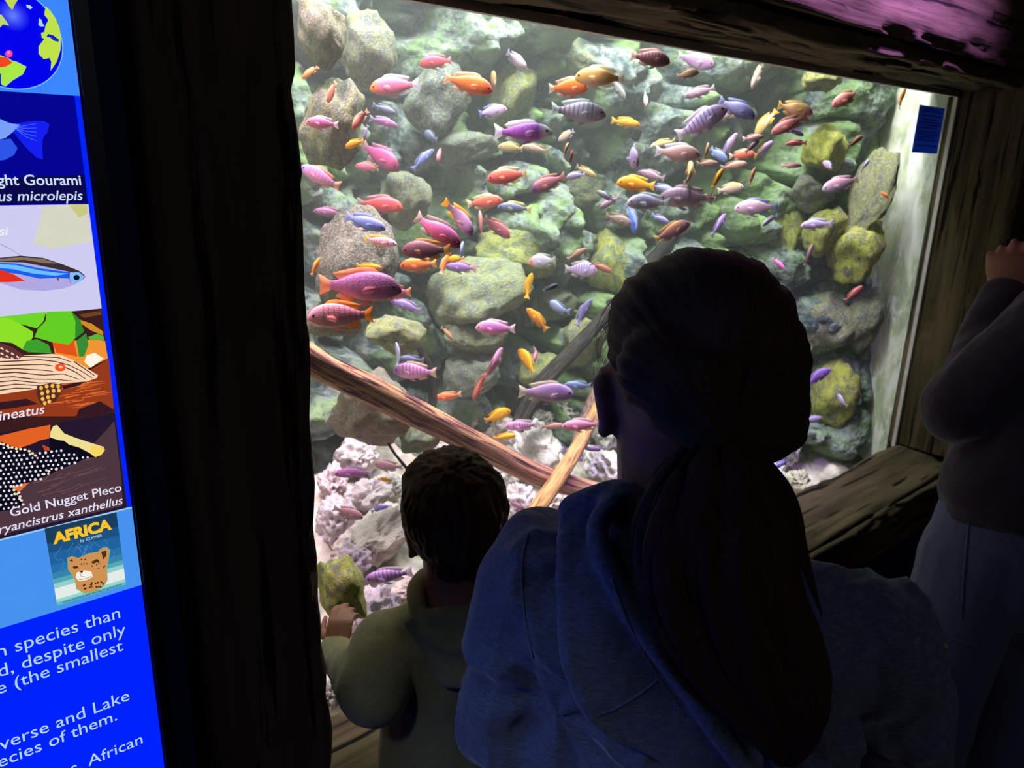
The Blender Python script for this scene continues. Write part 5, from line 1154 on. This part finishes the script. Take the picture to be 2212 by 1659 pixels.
for i, (x, y, hw, D_, th) in enumerate(R_):
    s_ = i/149; c = W(x, y, D_); k = D_/FPX; g = fbm(np.stack([np.cos(a)*4+.6*math.sin(s_*5), np.sin(a)*4, 0*a+s_*1.6], 1), 3, 9); lock = fbm(np.stack([np.cos(a)*1.7+s_*1.2, np.sin(a)*1.7, 0*a+s_*1.1], 1), 2, 19)
    rr = 1+.16*g+.42*lock*sstep(.1, .5, s_)
    rings.append(c+np.outer(np.cos(a)*hw*k*(1+.16*lock*s_+.06*g), hR)+np.outer(np.sin(a)*th*rr, -hF*.9+UPV*.25))
    uvs += [(q*1.0+s_*.25+.12*lk, s_*1.6, 0) for q, lk in zip(a, lock)]
v, f = ring_tube(rings); po = kid(mk('ponytail', v, f, M_hairw), woman)
at = po.data.attributes.new('strand', 'FLOAT_VECTOR', 'POINT'); at.data.foreach_set('vector', np.array(uvs, np.float32).ravel())
def lock(pts, r, sq=.45):
    P = spline(pts, 46); R = r*np.interp(np.linspace(0, 1, 46), [0, .12, .6, 1], [.5, 1, .9, .08]); v, f = tube(P, R, 14, sq, up=-hF); v = np.array(v); a_ = np.tile(np.arange(14)/14*2*np.pi, 46); s_ = np.repeat(np.linspace(0, 1, 46), 14)
    C = np.repeat(P, 14, 0); v = C+(v-C)*(1+.22*fbm(np.stack([np.cos(a_)*2.5, np.sin(a_)*2.5, s_*2], 1), 2, int(r*9e4)))[:, None]
    o = kid(mk('hair_lock', v, f, M_hairw), woman); at = o.data.attributes.new('strand', 'FLOAT_VECTOR', 'POINT'); at.data.foreach_set('vector', np.stack([a_*.6+r*300, s_*3, 0*s_], 1).astype(np.float32).ravel())
rl = random.Random(21)
for j in range(24):
    fr_ = -1.02+2.0*j/23; i0, i1 = rl.randint(8, 26), rl.randint(96, 146); ph = rl.uniform(0, 6.3); am = rl.uniform(5, 17); pts = []
    for q in np.linspace(0, 1, 9):
        x, y, hw, D_, th = R_[int(i0+(i1-i0)*q)]; ff = fr_*(1-.10*q); pts.append(W(x+ff*hw+am*q**.5*math.sin(ph+q*7.5), y, D_-th*math.sqrt(max(0, 1-min(1, ff*ff)))*.92+.004*math.cos(ph*2+q*6)))
    lock(pts, rl.uniform(.0055, .0105))
for pts in ([(1500, 965, .60), (1440, 1030, .60), (1395, 1110, .615), (1378, 1190, .628), (1398, 1270, .634)], [(1490, 970, .60), (1420, 1050, .61), (1410, 1140, .615), (1450, 1220, .61), (1440, 1300, .618)], [(1590, 965, .60), (1660, 1020, .60), (1708, 1090, .60), (1735, 1200, .605), (1775, 1330, .61)], [(1600, 975, .60), (1672, 1050, .60), (1700, 1130, .598), (1690, 1180, .60)]): lock([W(*p) for p in pts], .008)
# loose single hairs round the head and down the tail
rr_ = random.Random(8); sv = MB()
def hairline(p0, p1, sag, r=.00013):
    P = spline([p0, (np.array(p0)+p1)/2+sag, p1], 9); sv.add(*tube(P, np.linspace(r, r*.5, 9), 4, cap=False))
for k in range(64):
    th_ = rr_.uniform(-.35, 3.5); e = np.array([math.cos(th_), 0, math.sin(th_)]); p0 = Hc+HV(.0905*e[0]*.985+.006, rr_.uniform(-.03, .05), .082*e[2]+.004); tg = HV(-e[2], rr_.uniform(-.5, .5), e[0])*rr_.choice([1, -1])
    p1 = p0+HV(e[0]*rr_.uniform(.0, .006), 0, e[2]*rr_.uniform(.0, .006))+tg*rr_.uniform(.012, .03); hairline(p0, p1, HV(e[0]*.003, 0, e[2]*.003))
for k in range(40):                                                          # wisps in front of the ear and over the nape
    x, y = rr_.uniform(1292, 1312), rr_.uniform(700, 830); hairline(W(x+22, y-70, .70), W(x-rr_.uniform(0, 16), y+rr_.uniform(0, 70), .70), HV(-.006, 0, 0))
for k in range(60):
    y = rr_.uniform(900, 1000); x = rr_.uniform(1640, 1740); hairline(W(x-40, y-40, .66), W(x+rr_.uniform(-20, 26), y+rr_.uniform(-5, 60), .66), HV(.004, 0, -.003))
for k in range(60):
    s_ = rr_.randrange(10, 140); x, y, hw, D_, th = R_[s_]; sg = rr_.choice([-1, 1]); hairline(W(x+sg*hw*.9, y, D_-.004), W(x+sg*(hw+rr_.uniform(2, 26)), y+rr_.uniform(40, 130), D_), HV(sg*.005, 0, 0))
hairline(W(1300, 880, .70), W(1330, 985, .70), HV(-.010, 0, 0)); hairline(W(1288, 930, .70), W(1318, 1000, .70), HV(-.008, 0, 0)); hairline(W(1345, 1010, .70), W(1378, 1065, .70), HV(-.006, 0, 0))
so = kid(sv.make('loose_hairs', M_hairw, smooth=True), woman); so['kind'] = 'stuff'

# ================================================================= boy
M_boyt = cloth('olive_grey_fleece', lin(150, 140, 100), 300, 8, .12, bump=.4)
M_hairb = hair_mat('short_brown_hair', lin(60, 38, 22), lin(120, 84, 48))
Bc = W(982, 1108, 1.08); kb = .84
bL, bR = W(838, 1378, 1.115), W(1128, 1372, 1.13); bn = W(995, 1290, 1.10); bm = (bL+bR)/2; bh = np.array([bm[0], bm[1], .56])-hF*.0
bside = (bR-bL)/np.linalg.norm(bR-bL); bf = np.cross(UPV, bside)
eL, hL = W(806, 1492, 1.045), W(732, 1412, 1.20); eR, hRr = W(1180, 1540, 1.16), W(1120, 1400, 1.30)
boy = empty('person', feet(bh), 'small boy with short brown hair in an olive top, leaning on the window ledge', 'person')
by = math.radians(20); bF = hF*math.cos(by)-hR*math.sin(by); bRt = hR*math.cos(by)+hF*math.sin(by); bc = Bc+HV(0, .012, -.012)
b = Blob(); face(b, bc, kb, bF, bRt); b.cap(Bc+HV(0, .005, -.06), bn, .047, .052).oval(bm, bh+UPV*.06, .085, .085, bside, .06, .06).oval(bh+UPV*.06, bh-UPV*.02, .09, .10, bside, .07, .075)
b.cap(bn-UPV*.05, bL-UPV*.015, .026, .024).cap(bn-UPV*.05, bR-UPV*.015, .026, .024)
for sh, el, ha, s_ in ((bL, eL, hL, -1), (bR, eR, hRr, 1)): b.cap(sh, el, .032, .027).cap(el, ha, .027, .019)
b.hand(hL+(hL-eL)*.02, HV(-.02, .34, .50), HV(.25, .80, -.40), .60, .55, thumb=1, spread=.6); b.hand(hRr, HV(-.1, .8, .5), HV(0, .5, -.8), .66, .3, thumb=1)
bk_ = []
for s_ in (-1, 1):
    hp = bh+bside*.055*s_-UPV*.02; an_ = np.array([hp[0], hp[1], .055]); k_ = hp*.5+an_*.5+bf*.015; b.cap(hp, k_, .055, .040).cap(k_, an_, .038, .027).cap(an_-UPV*.015, an_+bf*.09-UPV*.03, .026, .020); bk_.append((hp, k_, an_))
kid(b.fuse('body', M_skin, .004, 4), boy); eyes(boy, bc, kb, bF, bRt)
b = Blob(); b.oval(bm-UPV*.02, bh+UPV*.02, .108, .122, bside, .082, .095).ell(bm-UPV*.015, (.112, .072, .06), [bside, bf, UPV]).cap(bn-UPV*.035, bL-UPV*.008, .046, .046).cap(bn-UPV*.035, bR-UPV*.008, .046, .046)
for sh, el, ha in ((bL, eL, hL), (bR, eR, hRr)): b.cap(sh-UPV*.008, el, .050, .048).cap(el, ha+(ha-el)*.06, .046, .030)
kid(b.fuse('top', M_boyt, .005, 7, post=foldpost(33, .006, (10, 10, 7))), boy)
b = Blob(); b.chain(list(spline([W(1062, 1232, 1.13), W(1075, 1290, 1.075), W(1040, 1370, 1.045), W(985, 1400, 1.035), W(930, 1370, 1.04), W(902, 1310, 1.065), W(905, 1262, 1.11), W(935, 1240, 1.16), (W(1000, 1240, 1.19))], 40)), [.014]*40)
b.oval(W(985, 1330, 1.05), W(1000, 1470, 1.035), .075, .035, hR, .016, .012)
kid(b.fuse('hood', M_boyt, .004, 5, post=foldpost(41, .003, (14, 14, 10))), boy)
M_btr = cloth('charcoal_cotton', lin(60, 60, 72), 500, 6)
b = Blob(); b.oval(bh+UPV*.04, bh-UPV*.03, .105, .112, bside, .085, .09)
for hp, k_, an_ in bk_: b.cap(hp, k_, .066, .052).cap(k_, an_+UPV*.02, .050, .046)
kid(b.fuse('trousers', M_btr, .006, 5, post=foldpost(9, .005)), boy)
for hp, k_, an_ in bk_: b = Blob(); b.oval(an_-UPV*.028-bf*.02, an_+bf*.10-UPV*.03, .034, .030, bside, .026, .022); kid(b.fuse('shoe', M_shoe, .005, 4), boy)
crown = Bc+HV(-.004, -.035, .072)
b = Blob(); b.ell(Bc+HV(.0, .002, .010), (.0755, .085, .078)).ell(Bc+HV(.008, -.012, -.018), (.066, .070, .062)).ell(Bc+HV(.008, -.026, -.058), (.042, .036, .034)).ell(Bc+HV(.006, -.026, -.078), (.026, .026, .022)).ell(Bc+HV(-.01, .02, .035), (.066, .07, .052))
def crop(co, no, me):
    ang, dist = strands(me, co, crown, None, hR, hF); P = np.stack([ang*5, dist*16, 0*ang], 1); return co+no*(.0024*fbm(P*1.7, 3, 7)+.002*fbm(co*90, 2, 5))[:, None]
kid(b.fuse('hair', M_hairb, .0035, 4, post=crop), boy)

# ================================================================= third visitor at the right edge
M_jk = cloth('plum_black_jacket', lin(54, 46, 56), 300, 7, .15, bump=.5)
M_jn2 = cloth('washed_blue_denim', lin(88, 94, 122), 700, 6, .22, bump=.4)
wa = W(2200, 1100, 1.46); vis = empty('person', feet(wa), 'visitor in dark jacket and blue jeans at the right edge, one hand raised', 'person')
vh = np.array([wa[0], wa[1], .98]); vt = np.array([wa[0], wa[1], 1.40])+HV(.10, .0, 0); vs = hR*.96+hF*.28; vs /= np.linalg.norm(vs); vf = np.cross(UPV, vs)
vhd = vt+HV(.075, .05, .24)
vL, vR = vt-vs*.15, vt+vs*.17; veL, vhL = W(2078, 880, 1.40), W(2170, 640, 1.50); veR = vR+HV(.06, -.02, -.28); vhR = veR+HV(-.02, .18, .10)
b = Blob(); face(b, vhd, 1.0, vf, vs); b.cap(vhd-UPV*.07, vt+UPV*.05, .054, .06).oval(vt-UPV*.03, vh+UPV*.08, .15, .125, vs, .09, .09).oval(vh+UPV*.08, vh-UPV*.04, .13, .15, vs, .095, .10)
b.cap(vt-UPV*.01, vL-UPV*.01, .04, .036).cap(vt-UPV*.01, vR-UPV*.01, .04, .036)
for sh, el, ha in ((vL, veL, vhL), (vR, veR, vhR)): b.cap(sh, el, .045, .037).cap(el, ha, .036, .026)
b.hand(vhL, HV(-.02, .10, .5), HV(.55, .8, .1), .92, .62, thumb=-1, spread=1.3); b.hand(vhR, vhR-veR, HV(-.7, .3, 0), .95, .4, thumb=1)
vk = []
for s_ in (-1, 1):
    hp = vh+vs*.085*s_-UPV*.05; an_ = np.array([hp[0], hp[1], .075])+vs*.02*s_; k_ = hp*.52+an_*.48+vf*.015; b.cap(hp, k_, .08, .056).cap(k_, an_, .054, .037).cap(an_-UPV*.02, an_+vf*.14-UPV*.048, .035, .027); vk.append((hp, k_, an_))
kid(b.fuse('body', M_skin, .0045, 5), vis); eyes(vis, vhd, 1.0, vf, vs)
b = Blob(); b.oval(vt-UPV*.04, vh+UPV*.08, .17, .165, vs, .115, .125).ell(vt-UPV*.02, (.185, .10, .07), [vs, vf, UPV]).cap(vt+UPV*.02, vL, .064, .068).cap(vt+UPV*.02, vR, .064, .068)
for sh, el, ha in ((vL, veL, vhL), (vR, veR, vhR)): b.cap(sh, el, .070, .066).cap(el, ha+(el-ha)*.04, .062, .042)
kid(b.fuse('jacket', M_jk, .006, 7, post=foldpost(61, .010, (8, 8, 6))), vis)
b = Blob(); b.oval(vh+UPV*.05, vh-UPV*.07, .148, .168, vs, .11, .125)
for hp, k_, an_ in vk: b.cap(hp, k_, .098, .080).cap(k_, an_+UPV*.02, .078, .072)
jn = kid(b.fuse('jeans', M_jn2, .006, 5, post=foldpost(17, .006, (9, 9, 5))), vis)
onjean = lambda px, py, lift=.001: onmesh(jn, px, py, lift, 1.38)
for pts in ([(2098, 1085), (2090, 1160), (2082, 1250), (2076, 1340)], [(2000, 1345), (2040, 1372), (2090, 1392), (2140, 1402)]):
    P = [onjean(x, y) for x, y in np.array(spline(pts, 16))]; kid(mk('jeans_seam', *tube(P, .0022, 6), M_jn2), vis)
v, f = ico(2); kid(mk('rivet', v*.0075+onjean(2038, 1395, .0), f, simple('copper_rivet', lin(214, 150, 120), .4, .5)), vis)
for hp, k_, an_ in vk: b = Blob(); b.oval(an_-UPV*.04-vf*.03, an_+vf*.16-UPV*.042, .046, .042, vs, .034, .030); kid(b.fuse('shoe', M_shoe, .005, 4), vis)
b = Blob(); b.ell(vhd+vf*-.012+UPV*.018, (.086, .10, .092), [vs, vf, UPV]).ell(vhd+vf*-.035+UPV*-.05, (.078, .066, .075), [vs, vf, UPV]).ell(vhd+vf*-.004+UPV*.022, (.090, .102, .090), [vs, vf, UPV])
def comb2(co, no, me): strands(me, co, vhd+UPV*.1, None, hR, hF); return co
kid(b.fuse('hair', M_hairw, .005, 4, post=comb2), vis)
